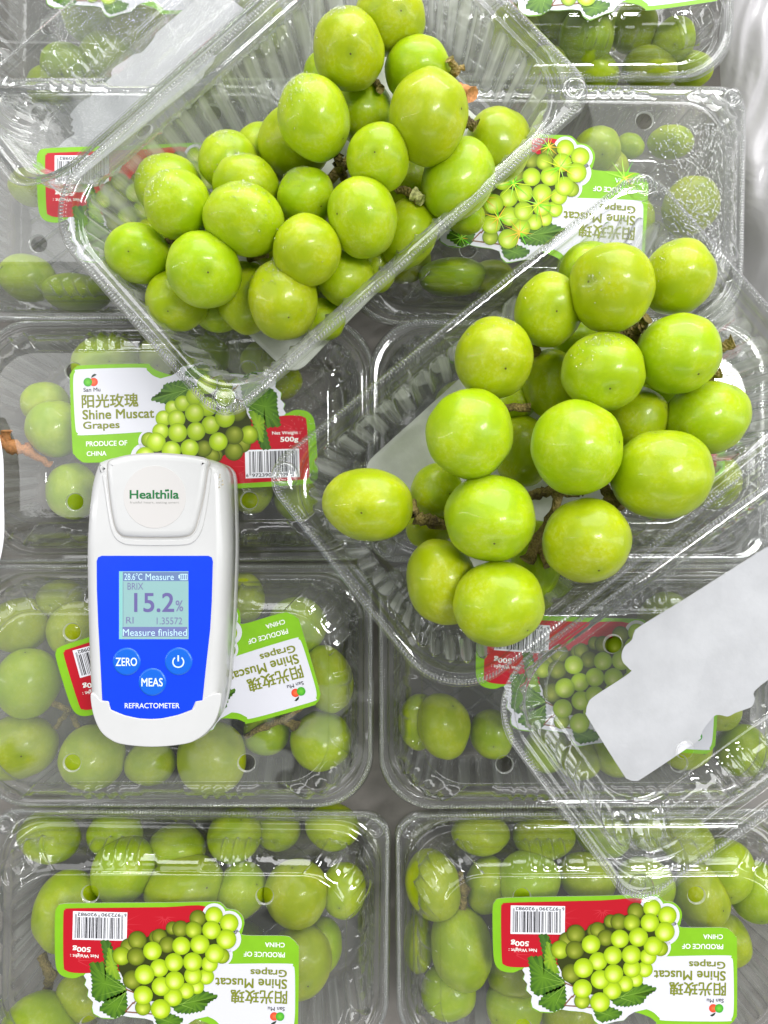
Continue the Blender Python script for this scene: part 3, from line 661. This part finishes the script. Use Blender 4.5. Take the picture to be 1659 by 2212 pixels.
# lower right bunch
OB = px(1180, 960, 7.4); BB = empty('grape_bunch', OB, label='pile of large glossy grapes with brown stems in the lower open tray', cat='grapes')
for a in [(1322, 624, 92, 96, 13.2), (1460, 601, 77, 80, 12.0, -20), (1268, 582, 62, 60, 10.4), (1185, 671, 72, 79, 12.0), (1065, 773, 85, 86, 12.6, -20), (1303, 804, 89, 84, 13.0), (1466, 763, 89, 87, 12.8), (1192, 828, 62, 74, 10.2),
          (1012, 936, 92, 99, 13.4, 8), (1244, 967, 96, 105, 13.8), (1374, 908, 68, 72, 10.9), (1527, 904, 89, 81, 11.6, 10), (1429, 1028, 108, 97, 13.4, 12), (795, 1090, 97, 82, 12.4, -6), (942, 1062, 57, 62, 9.8), (1060, 1119, 100, 94, 13.2),
          (1267, 1166, 96, 94, 13.4, 10), (1130, 975, 62, 76, 9.4), (958, 1256, 76, 95, 11.4, 15), (1074, 1303, 99, 95, 13.2), (1158, 1222, 55, 72, 9.8), (925, 1140, 52, 45, 9.2), (1110, 865, 50, 45, 9.2), (1420, 842, 48, 45, 9.4), (1240, 735, 48, 40, 9.6), (1160, 1175, 45, 50, 9.2), (1350, 700, 50, 40, 9.4)]:
    g_ = grape(BB, *a[:5], a[5] if len(a) > 5 else 0, OB)
    if a[:2] in ((1185, 671), (1303, 804), (1322, 624), (1460, 601), (1065, 773)): dew(g_, a[0])
stems(BB, [([(886, 1088, 10.6), (900, 1118, 11.0), (935, 1130, 11.0), (990, 1140, 10.6)], [.2, .26, .26, .2]), ([(1120, 1080, 10.6), (1160, 1065, 10.8), (1195, 1060, 10.8), (1250, 1060, 11)], [.17, .2, .24, .2]),
           ([(1212, 1062, 11), (1188, 1120, 11), (1165, 1165, 11), (1140, 1210, 11.2)], [.2, .2, .22, .25]), ([(1165, 1180, 11), (1185, 1218, 11.4)], [.16, .22]), ([(1300, 1040, 11), (1318, 1075, 11.6), (1340, 1100, 12)], [.2, .22, .2]),
           ([(1250, 1060, 11), (1310, 1030, 11.2), (1340, 960, 10.8), (1350, 850, 10.8), (1370, 715, 11.6), (1400, 690, 12.2)], [.22, .24, .22, .22, .22, .2]), ([(1340, 725, 11.4), (1385, 705, 12)], [.16, .2]),
           ([(1500, 760, 11.4), (1560, 748, 11.8), (1583, 738, 12)], [.15, .17, .24]), ([(1500, 820, 11.2), (1535, 812, 12), (1560, 803, 12.2)], [.15, .17, .17]), ([(1160, 760, 10.6), (1140, 745, 11)], [.2, .2]), ([(1060, 880, 10.6), (1145, 880, 10.8)], [.15, .16])], OB)

# the grapes inside the closed packs: (u, v, rx, ry, z)
IN = {
 'r1l': [(147, 1966, 70, 82, 4.1), (265, 1878, 64, 70, 4.3), (266, 1985, 60, 60, 4.1), (400, 1917, 88, 66, 4.2, 5), (520, 1925, 53, 60, 4.0), (640, 1931, 70, 70, 4.4), (742, 1922, 48, 60, 3.9), (645, 2075, 70, 80, 4.2), (700, 2040, 40, 56, 3.0), (82, 2232, 82, 84, 4.2), (178, 2150, 56, 50, 3.2),
         (110, 1808, 66, 52, 3.2), (250, 1800, 60, 52, 3.0), (385, 1835, 62, 52, 3.0), (505, 1805, 60, 55, 3.2), (715, 1785, 58, 50, 3.2), (600, 1790, 50, 45, 2.4), (400, 2080, 70, 66, 3.4), (520, 2060, 60, 66, 2.8), (520, 2180, 66, 66, 3.4), (300, 2100, 62, 62, 2.6), (420, 2200, 66, 62, 3.0)],
 'r1r': [(936, 1912, 58, 76, 4.2, 15), (1052, 1912, 46, 60, 3.6), (1141, 1905, 68, 62, 4.3), (1268, 1897, 62, 52, 4.0), (1395, 1908, 60, 56, 4.0), (1513, 1937, 57, 72, 4.3, 10), (1570, 1880, 56, 66, 4.0), (1632, 1925, 54, 66, 3.6), (1570, 2030, 50, 55, 3.2), (1000, 2045, 66, 88, 4.2, 8), (968, 2140, 60, 58, 3.4),
         (1112, 2172, 62, 62, 3.4), (1110, 2100, 62, 62, 3.0), (1035, 1800, 62, 45, 3.2), (1175, 1805, 66, 48, 3.2), (1480, 1812, 60, 50, 3.4), (1300, 1800, 62, 46, 3.0), (1400, 1790, 50, 44, 2.6), (1260, 2060, 66, 66, 3.4), (1390, 2080, 66, 66, 3.2), (1480, 2180, 60, 62, 3.0), (1230, 2190, 62, 62, 3.2), (905, 2040, 34, 60, 2.8)],
 'r2l': [(60, 1477, 68, 75, 4.3), (130, 1292, 50, 42, 3.2), (40, 1612, 80, 70, 3.9), (200, 1636, 70, 68, 4.2), (325, 1648, 56, 48, 3.8), (460, 1637, 76, 74, 4.3), (577, 1580, 50, 50, 3.2), (530, 1290, 42, 56, 3.8), (645, 1352, 64, 64, 3.9), (707, 1467, 54, 72, 4.2), (690, 1600, 65, 66, 4.2), (165, 1360, 62, 60, 3.8),
         (260, 1480, 62, 60, 3.4), (380, 1500, 62, 60, 3.4), (500, 1460, 62, 60, 3.4), (600, 1480, 55, 60, 3.0), (40, 1350, 60, 60, 3.6), (300, 1340, 60, 60, 3.2), (420, 1340, 60, 60, 3.4)],
 'r2r': [(957, 1570, 57, 72, 4.2), (905, 1560, 45, 60, 3.2), (1062, 1585, 46, 56, 3.4), (1478, 1612, 56, 50, 3.8), (1550, 1530, 52, 48, 3.6), (1250, 1640, 50, 44, 3.6), (1340, 1620, 60, 55, 3.8), (1290, 1500, 62, 60, 3.4), (1180, 1620, 50, 50, 3.2), (1420, 1480, 62, 60, 3.4), (1600, 1620, 55, 55, 3.6), (1560, 1380, 60, 60, 3.4), (1440, 1340, 60, 60, 3.4)],
 'r3l': [(228, 782, 75, 56, 4.0), (350, 772, 56, 46, 3.4), (100, 872, 52, 48, 3.8), (120, 925, 60, 62, 4.3), (155, 1060, 52, 62, 4.2), (540, 1060, 50, 50, 3.8), (565, 780, 46, 42, 3.6), (600, 820, 50, 46, 3.4), (640, 1080, 50, 48, 3.4), (300, 900, 60, 60, 3.2), (440, 900, 60, 60, 3.2), (280, 1060, 60, 60, 3.4), (420, 1060, 60, 60, 3.4), (450, 770, 50, 44, 3.2)],
 'r3r': [(1000, 880, 60, 60, 3.6), (1130, 900, 60, 60, 3.4), (1260, 860, 60, 60, 3.4), (1400, 900, 60, 60, 3.4), (1120, 1060, 60, 60, 3.4), (1260, 1050, 60, 60, 3.4), (1400, 1060, 60, 60, 3.4), (1540, 1040, 60, 60, 3.4)],
 'r4l': [(165, 632, 72, 40, 3.6), (60, 600, 60, 50, 3.0), (280, 560, 60, 60, 3.4), (400, 560, 60, 60, 3.4), (520, 540, 60, 60, 3.4), (300, 430, 60, 60, 3.2), (440, 420, 60, 60, 3.2), (65, 405, 45, 40, 3.0), (560, 330, 55, 60, 3.4)],
 'r4r': [(1290, 325, 52, 48, 4.2), (1449, 307, 50, 32, 4.0), (1362, 315, 32, 24, 3.6), (1315, 372, 45, 48, 3.4), (1490, 445, 60, 62, 3.9), (980, 600, 76, 40, 3.8), (1100, 470, 60, 60, 3.4), (1220, 480, 60, 60, 3.4), (1350, 480, 60, 60, 3.2), (870, 560, 60, 50, 3.4), (1060, 600, 50, 36, 3.4)],
 'r5l': [(150, 150, 60, 50, 4.0), (110, 190, 50, 46, 3.6), (230, 130, 60, 55, 3.6), (300, 60, 60, 60, 3.4), (420, 100, 60, 60, 3.6), (190, 40, 55, 50, 3.6), (560, 60, 60, 60, 3.6), (200, 195, 56, 40, 3.2), (420, 30, 60, 60, 3.4)],
 'r5r': [(1268, 78, 60, 66, 4.2), (1455, 88, 46, 46, 4.0), (1112, 72, 58, 56, 4.0), (1372, 60, 50, 50, 3.8), (1180, 150, 55, 44, 3.4), (1280, 160, 60, 40, 3.4), (1400, 150, 60, 40, 3.4), (1490, 150, 46, 36, 3.2), (1200, 30, 60, 60, 3.2)]}
INLAB = {'r1l': 'grapes filling the closed pack at the bottom left, behind the sticker with the whole barcode', 'r1r': 'grapes in the closed pack at the bottom right, below the drooping open lid', 'r2l': 'grapes in the closed pack beneath the refractometer, paled by its misted lid',
         'r2r': 'grapes in the closed pack under the drooping lid, one dark grape alone in the corner', 'r3l': 'grapes in the closed pack above the refractometer, with a pink-brown stem at the left edge', 'r3r': 'grapes glimpsed in the closed pack beneath the tray of large grapes',
         'r4l': 'grapes dimly seen in the misted pack at the left edge below the upper tray', 'r4r': 'grapes in the water-beaded pack between the two open trays', 'r5l': 'grapes blurred under the tilted lid in the top left corner', 'r5r': 'grapes in the closed pack in the top right corner'}
BI = {}
for k, l in IN.items():
    og = px(*l[0][:2], 1.0); t = empty('grape_bunch', og, label=INLAB[k], cat='grapes', group='grapes inside the closed packs'); BI[k] = (t, og)
    for a in l: a = a[:4] + (a[4] - (3.7 if k == 'r5l' else 0),) + a[5:]; grape(t, *a[:5], a[5] if len(a) > 5 else rnd.uniform(-20, 20), og)
stems(BI['r2l'][0], [([(530, 1592, 4.2), (575, 1568, 4.6), (612, 1555, 4.8), (655, 1525, 4.6)], [.12, .16, .17, .12]), ([(612, 1555, 4.8), (640, 1568, 4.6)], [.15, .28]), ([(110, 1518, 4), (150, 1535, 4.4), (175, 1580, 4)], [.15, .16, .12]), ([(150, 1535, 4.4), (120, 1570, 4)], [.15, .12])], BI['r2l'][1])
stems(BI['r3l'][0], [([(-10, 955, 4.8), (30, 965, 4.8), (65, 978, 4.6), (110, 1005, 4)], [.32, .30, .22, .16]), ([(15, 960, 4.8), (12, 928, 5.0)], [.2, .22]), ([(65, 978, 4.6), (60, 955, 4.6)], [.2, .12])], BI['r3l'][1], mat=M_CUT)
stems(BI['r1r'][0], [([(990, 1885, 4.2), (1002, 1920, 4.6), (995, 1962, 4.2)], [.16, .24, .22])], BI['r1r'][1])
stems(BI['r1l'][0], [([(88, 2065, 2.6), (110, 2105, 3), (100, 2140, 2.6)], [.22, .25, .2])], BI['r1l'][1])

# ---------------------------------------------------------------- the two opened packs
def open_pack(cx, cy, zr, rot, tilt, lid_angle, lid_yaw, label, st, lidshift=(0, 0)):
    """origin at the middle of the rim plane; lid swung back over its hinge on the -y side"""
    t = bpy.data.objects.new('open_fruit_pack', None); COL.objects.link(t)
    Mx = Matrix.Translation(Vector((cx, cy, zr)) * S) @ Matrix.Rotation(R(rot), 4, 'Z') @ Matrix.Rotation(R(tilt), 4, 'X')
    t.matrix_world = Mx; tag(t, label, 'open fruit pack')
    tr = obj('tray', ME_TRAY, t, M_TRAY); tag(obj('rim_beads', ME_BEAD, tr, M_DROP, (0, 0, -0.05)), kind='stuff')
    if cx < 0: tr.material_slots[0].link = 'OBJECT'; tr.material_slots[0].material = M_TRAY_MIST
    obj('floor_lattice', ME_LATT, tr, M_TRAY, (0, 0, -4.14))
    for sx in (-1, 1): obj('snap_button', ME_BTN, tr, M_TRAY, (sx * 9.0, 5.25, -0.03))
    ld = bpy.data.objects.new('lid', ME_LID); COL.objects.link(ld); ld.parent = t
    ld.material_slots[0].link = 'OBJECT'; ld.material_slots[0].material = M_LID_FROST if cx < 0 else M_LID_OPEN
    hinge = Vector((lidshift[0], -6.0 + lidshift[1], 0.02)) * S
    ld.matrix_local = Matrix.Translation(hinge) @ Matrix.Rotation(R(lid_yaw), 4, 'Z') @ Matrix.Rotation(R(lid_angle), 4, 'X') @ Matrix.Translation(Vector((0, 6.0, 0)) * S)
    for sx in (-1, 1): obj('snap_button', ME_BTN, ld, M_LID_OPEN, (sx * 9.0, 5.25, 0.04))
    obj('clasp', ME_CLASP, ld, M_LID_OPEN, (0, 5.62, 0.0)); tag(obj('rim_beads', ME_BEAD, ld, M_DROP), kind='stuff')
    add_sticker(ld, st[0], st[1], 2.42, R(st[2]))
    V = []; Fc = []                                                     # the creased hinge strip that joins lid and tray
    for i in range(61):
        x = -7.0 + 14 * i / 60
        for j, (yy, zz) in enumerate(((-5.95, 0.0), (-6.05, 0.10), (-6.13, 0.02), (-6.22, 0.11), (-6.32, 0.0))): V.append((x, yy, zz))
        if i:
            for j in range(4): b = (i - 1) * 5 + j; Fc.append((b, b + 1, b + 6, b + 5))
    obj('hinge', mesh('hinge', V, Fc, False), t, M_TRAY)
    return t
TA = open_pack(-2.87, 14.2, 11.6, -138.4, 4.5, 208, 0, 'upper open tray with its misted lid folded back to the top left', (2.2, 0.3, 3))
TB = open_pack(6.4, 3.0, 12.0, 38.8, -4.5, 195, -3, 'lower open tray with its folded back lid drooping over the packs', (-1.1, 0.1, 2), (1.25, -0.35))
def pad(name, cx, cy, z, rot, hx, hy, seed, label, tiltx=0):
    V, Fc = [], []; nx, ny = 60, 36
    for top in (1, 0):
        for j in range(ny + 1):
            for i in range(nx + 1):
                x, y = -hx + 2 * hx * i / nx, -hy + 2 * hy * j / ny; r = 0.8      # rounded corners
                ex, ey = max(0, abs(x) - (hx - r)), max(0, abs(y) - (hy - r)); L = math.hypot(ex, ey)
                if L > r: x -= math.copysign(ex * (1 - r / L), x); y -= math.copysign(ey * (1 - r / L), y)
                h = 0.22 * noise.noise(Vector((x * 0.35, y * 0.35, seed))) + 0.05 * noise.noise(Vector((x * 1.6, y * 1.6, seed)))
                V.append((x, y, h + 0.10 * top))
    n = (nx + 1) * (ny + 1)
    for t in (0, 1):
        for j in range(ny):
            for i in range(nx):
                b = t * n + j * (nx + 1) + i; f = (b, b + 1, b + nx + 2, b + nx + 1); Fc.append(f if t == 0 else f[::-1])
    edge = [i for i in range(nx + 1)] + [j * (nx + 1) + nx for j in range(1, ny + 1)] + [ny * (nx + 1) + i for i in range(nx - 1, -1, -1)] + [j * (nx + 1) for j in range(ny - 1, 0, -1)]
    for i in range(len(edge)): a, b = edge[i], edge[(i + 1) % len(edge)]; Fc.append((a, a + n, b + n, b))
    o = obj(name, mesh(name, V, Fc), None, M_PAD); o.location = Vector((cx, cy, z)) * S; o.rotation_euler = (Matrix.Rotation(R(rot), 4, 'Z') @ Matrix.Rotation(R(tiltx), 4, 'X')).to_euler(); return tag(o, label, 'absorbent pad')
pad('absorbent_pad', -1.95, 13.5, 7.95, -134, 6.9, 3.9, 2.0, 'white absorbent pad under the grapes of the upper open tray', 5.0)
pad('absorbent_pad', 6.7, 3.5, 8.3, 42, 6.9, 4.0, 5.0, 'creased white absorbent pad under the large grapes of the lower open tray', -2.5)

# ---------------------------------------------------------------- refractometer
ZB, ZT = 6.72, 9.75; KD = (HCAM - ZT) / F
def d(u, v): return ((u - 348) * KD, (1303 - v) * KD)
def c5(x, y): return d(x / 2, y / 2 + 1152)
def c4(x, y): return d(x * 0.2315 + 164.6, y * 0.2315 + 960)
cxy = px(348, 1301, ZT)
RF = empty('refractometer', (cxy.x, cxy.y, ZB), (0, 0, 0), 'white handheld refractometer with a blue front reading 15.2 percent', 'refractometer')
H = ZT - ZB
body = smooth_loop([d(p[0] - 9, p[1]) for p in [(212, 1003), (222, 995), (240, 989), (280, 983), (325, 980), (380, 982), (432, 989), (462, 994), (486, 1006), (497, 1030), (500, 1090), (502, 1180), (500, 1260), (496, 1360), (490, 1440), (485, 1502), (474, 1552), (458, 1586), (436, 1606), (400, 1618), (335, 1623), (270, 1619), (235, 1607), (212, 1583), (201, 1548), (195, 1490), (191, 1400), (188, 1300), (187, 1240), (187, 1180), (191, 1110), (199, 1045)]], 6)
def seamed(o): return o
obj('case', prism('case', body, [(0.5, 0), (0.18, 0.12), (0.03, 0.45), (0, 1.35), (0.03, 1.37), (0.03, 1.41), (0, 1.43), (0.0, H - 0.75), (0.05, H - 0.45), (0.16, H - 0.2), (0.34, H - 0.05), (0.52, H)], True), RF, M_WHITE)
a = Ink(); rg = random.Random(4)
for k in range(7):
    c_ = d(478 + rg.uniform(-5, 4), 1030 + k * 4 + rg.uniform(-3, 3)); rr = rg.uniform(0.02, 0.05); a.poly([(c_[0] + rr * rg.uniform(.5, 1.3) * math.cos(t), c_[1] + rr * rg.uniform(.5, 1.6) * math.sin(t)) for t in [j * math.pi / 4 for j in range(8)]], srgb(186, 176, 150), H + 0.002)
obj('scuff_marks', a.mesh('scuff_marks'), RF, M_FACE)['kind'] = 'stuff'
cover = smooth_loop([c4(*p) for p in [(310, 172), (297, 230), (300, 310), (318, 480), (340, 640), (372, 780), (420, 848), (500, 868), (740, 874), (1000, 866), (1090, 820), (1135, 700), (1172, 550), (1200, 400), (1222, 240), (1235, 178), (1180, 140), (980, 112), (740, 98), (520, 112), (380, 142)]], 6)
obj('prism_cover', prism('prism_cover', cover, [(0.0, H - 0.55), (0.0, H + 0.05), (0.04, H + 0.11), (0.12, H + 0.15), (0.25, H + 0.17)]), RF, M_WHITE)
obj('cover_groove', prism('cover_groove', inset_loop(cover, -0.05), [(0.0, H - 0.1), (0.0, H + 0.004)]), RF, simple('seam_shadow_gap', (0.45, 0.43, 0.40, 1), 0.6))
rim_o = [c4(*p) for p in [(245, 300), (255, 380), (300, 680), (325, 800), (370, 890), (440, 935), (520, 950), (740, 955), (1000, 950), (1090, 925), (1150, 860), (1195, 740), (1240, 480), (1262, 250), (1235, 250), (1205, 440), (1160, 680), (1120, 810), (1060, 875), (1000, 892), (740, 900), (500, 892), (410, 865), (360, 790), (325, 650), (285, 380), (280, 300)]]
rim_o = smooth_loop(rim_o, 4)
obj('cover_surround', prism('cover_surround', rim_o, [(0, H - 0.05), (0.0, H + 0.01), (0.04, H + 0.05)]), RF, M_WHITE)
ME_c = prism('cover_sticker', [(0.0 + 1.30 * math.cos(2 * math.pi * k / 48), 1.30 * math.sin(2 * math.pi * k / 48)) for k in range(48)], [(0, 0), (0.01, 0.012)])
cc = c4(745, 500); cs = obj('cover_sticker', ME_c, RF, simple('clear_round_sticker', (0.61, 0.59, 0.575, 1), 0.22, coat=0.2), (cc[0], cc[1], H + 0.171))
a = Ink(); gcol = srgb(38, 112, 62)
x0, y0 = c4(515, 515); x1, y1 = c4(968, 438)
a.text('Healthıla', x0 - cc[0], y0 - cc[1], x1 - cc[0], y1 - cc[1], gcol, 0.018, 0.022)
for (X, Y) in ((850, 440), (868, 438)): p = c4(X, Y); a.disc(p[0] - cc[0], p[1] - cc[1], 0.05, lambda t: gcol, 0.019, 10)
obj('lettering', a.mesh('lettering'), cs, M_FACE); a = Ink()
x0, y0 = c4(515, 566); x1, y1 = c4(970, 540)
a.text('fruitful heart, eating smart', x0 - cc[0], y0 - cc[1], x1 - cc[0], y1 - cc[1], srgb(150, 150, 145), 0.018, 0.0)
obj('tagline', a.mesh('tagline'), cs, M_FACE)
zc = H + 0.012
bump_o = smooth_loop([c5(*p) for p in [(392, 700), (412, 702), (438, 728), (470, 730), (480, 765), (540, 790), (600, 803), (655, 806), (700, 803), (770, 788), (832, 765), (846, 732), (872, 726), (905, 704), (955, 702), (940, 790), (905, 850), (850, 895), (790, 915), (660, 926), (530, 915), (470, 890), (430, 850), (402, 780)]], 5)
obj('lower_bumper', prism('lower_bumper', bump_o, [(0.0, H - 0.15), (0, H + 0.012), (0.02, H + 0.028), (0.035, H + 0.032)]), RF, M_WHITE)
plate = [c5(*p) for p in [(418, 125), (424, 108), (440, 101), (900, 101), (915, 108), (920, 125), (915, 300), (908, 420), (890, 580), (875, 725), (845, 730), (830, 765), (770, 788), (700, 803), (655, 806), (600, 803), (540, 790), (480, 765), (470, 730), (442, 725), (434, 560), (425, 400), (419, 250)]]
fp = obj('front_plate', prism('front_plate', plate, [(0, H - 0.02), (0.0, H + 0.012), (0.01, H + 0.016)]), RF, simple('blue_membrane', srgb(8, 62, 228), 0.28, noise_amt=0.04, scale=60, bump=0.02))
a = Ink(); x0, y0 = c5(540, 759); x1, y1 = c5(776, 737); a.text('REFRACTOMETER', x0, y0, x1, y1, srgb(225, 232, 245), H + 0.022, 0.01); obj('lettering', a.mesh('lettering'), fp, M_FACE)
for (bx, by, s_) in ((548, 558, 'ZERO'), (659, 646, 'MEAS'), (772, 557, '⏻')):
    c = c5(bx, by); b = obj('button', prism('button', [(0.585 * math.cos(2 * math.pi * k / 40), 0.585 * math.sin(2 * math.pi * k / 40)) for k in range(40)], [(0, 0), (0.02, 0.03), (0.08, 0.045)]), RF, simple('button_blue', srgb(14, 98, 208), 0.3), (c[0], c[1], H + 0.014))
    a = Ink()
    if s_ == '⏻': a.text(s_, -0.25, -0.26, 0.25, 0.26, srgb(215, 232, 250), 0.052, 0.0)
    else: a.text(s_, -0.44, -0.17, 0.44, 0.17, srgb(225, 238, 252), 0.052, 0.012)
    obj('lettering', a.mesh('lettering'), b, M_FACE)
def lc(x, y): return c5(x, y)
sr = obj('screen', (lambda i: (i.rect(*lc(515, 461), *lc(815, 168), srgb(124, 180, 178), 0), i.rect(*lc(530, 461), *lc(815, 168), srgb(132, 168, 168), 0.003), i.rect(*lc(532, 210), *lc(815, 171), srgb(98, 118, 158), 0.006), i.rect(*lc(530, 450), *lc(810, 408), srgb(104, 112, 158), 0.006), i.rect(*lc(532, 406), *lc(534, 212), srgb(110, 130, 150), 0.006))[0] or i.mesh('screen'))(Ink()), RF, M_LCD, (0, 0, H + 0.022))
a = Ink()
def lt(s, x0, y0, x1, y1, c, b=0.0):
    p0, p1 = lc(x0, y1), lc(x1, y0); i_ = Ink(); i_.text(s, p0[0], p0[1], p1[0], p1[1], c, 0.010, b); obj('lettering', i_.mesh('lettering'), sr, M_LCD)
lit, drk = srgb(178, 212, 222), srgb(112, 112, 150)
lt('28.6°C', 538, 176, 616, 206, lit); lt('Measure', 630, 178, 752, 206, lit); lt('BRIX', 552, 218, 620, 247, drk, -0.005); lt('15.2', 582, 262, 752, 343, srgb(98, 92, 142), 0.012); lt('%', 760, 294, 792, 340, drk, 0.01)
lt('RI', 546, 365, 578, 393, drk, -0.005); lt('1.35572', 678, 367, 788, 397, drk, -0.005); lt('Measure finished', 532, 417, 808, 447, lit)
for (x0, x1, y0, y1) in ((772, 777, 184, 198), (777, 811, 179, 182), (777, 811, 203, 206), (777, 780, 179, 206), (785, 788, 182, 203), (793, 796, 182, 203), (801, 804, 182, 203), (808, 811, 179, 206)):
    p0, p1 = lc(x0, y1), lc(x1, y0); a.rect(p0[0], p0[1], p1[0], p1[1], lit, 0.010 + x0 * 1e-6)
obj('battery_icon', a.mesh('battery_icon'), sr, M_LCD)

# ---------------------------------------------------------------- carton and bag film
ml = mesh('carton_floor', [(-45, -50, 0), (45, -50, 0), (45, 60, 0), (-45, 60, 0), (-45, -50, -0.5), (45, -50, -0.5), (45, 60, -0.5), (-45, 60, -0.5)], [(0, 1, 2, 3), (7, 6, 5, 4), (0, 4, 5, 1), (1, 5, 6, 2), (2, 6, 7, 3), (3, 7, 4, 0)], False)
fl = obj('floor', ml, None, M_CARTON, (0, 0, -3.8)); tag(fl, kind='structure')
bd = [(-44, -49), (44, -49), (44, 59), (-2.2, 59), (-2.2, 21.6), (-44, 21.6)]
tag(obj('cardboard_sheet', prism('cardboard_sheet', bd, [(0, -0.4), (0, -0.03)], True, False), None, M_CARTON), 'brown cardboard layer sheet that the closed packs stand on', 'cardboard sheet')
def film(name, x0, x1, y0, y1, fn, label, nx=90, ny=160):
    V = [(x0 + (x1 - x0) * i / nx, y0 + (y1 - y0) * j / ny) for j in range(ny + 1) for i in range(nx + 1)]
    V = [fn(x, y) for x, y in V]
    Fc = [(j * (nx + 1) + i, j * (nx + 1) + i + 1, (j + 1) * (nx + 1) + i + 1, (j + 1) * (nx + 1) + i) for j in range(ny) for i in range(nx)]
    return tag(obj(name, mesh(name, V, Fc), None, M_LINER), label, 'bag')
def rightfilm(x, y):
    e = 17.5 + 0.9 * noise.noise(Vector((y * 0.16, 3, 0))) + (0.06 * (12 - y) if y < 12 else 0)
    s = (x - 17.5); X = e + s
    f = math.sin(s * 2.1 + y * 0.28 + 1.4 * noise.noise(Vector((s * 0.3, y * 0.15, 1)))) * 0.45 + 0.7 * noise.noise(Vector((s * 0.8 + y * 0.12, y * 0.10, 7)))
    f += 0.35 * (1 - abs(noise.noise(Vector((s * 1.3 - y * .25, y * 0.22, 4)))) * 2.2)
    return (X, y, 1.0 + min(s, 3.0) * 1.3 + f)
film('bag_liner', 17.5, 27, -12, 33, rightfilm, 'crumpled translucent white plastic bag along the right edge of the carton')
def leftfilm(x, y):
    s = -19.2 - x; return (x, y, 7.6 + 0.4 * noise.noise(Vector((x, y * 0.4, 2))) - 0.2 * max(0, s))
V, Fc = [], []
for j in range(41):
    f = j / 40; y = -3.2 + 7.6 * f; xe = -17.0 - 0.7 * (abs(2 * f - 1) ** 2.5) + 0.05 * math.sin(f * 9)
    for i in range(13): x = xe - i * 0.35; V.append((x, y, 7.2 + 0.15 * math.sin(i * 0.7 + f * 3)))
    if j:
        for i in range(12): b = (j - 1) * 13 + i; Fc.append((b, b + 1, b + 14, b + 13))
tag(obj('paper_slip', mesh('paper_slip', V, Fc), None, M_BACK), 'curved edge of a white paper slip at the left edge beside the refractometer', 'paper')
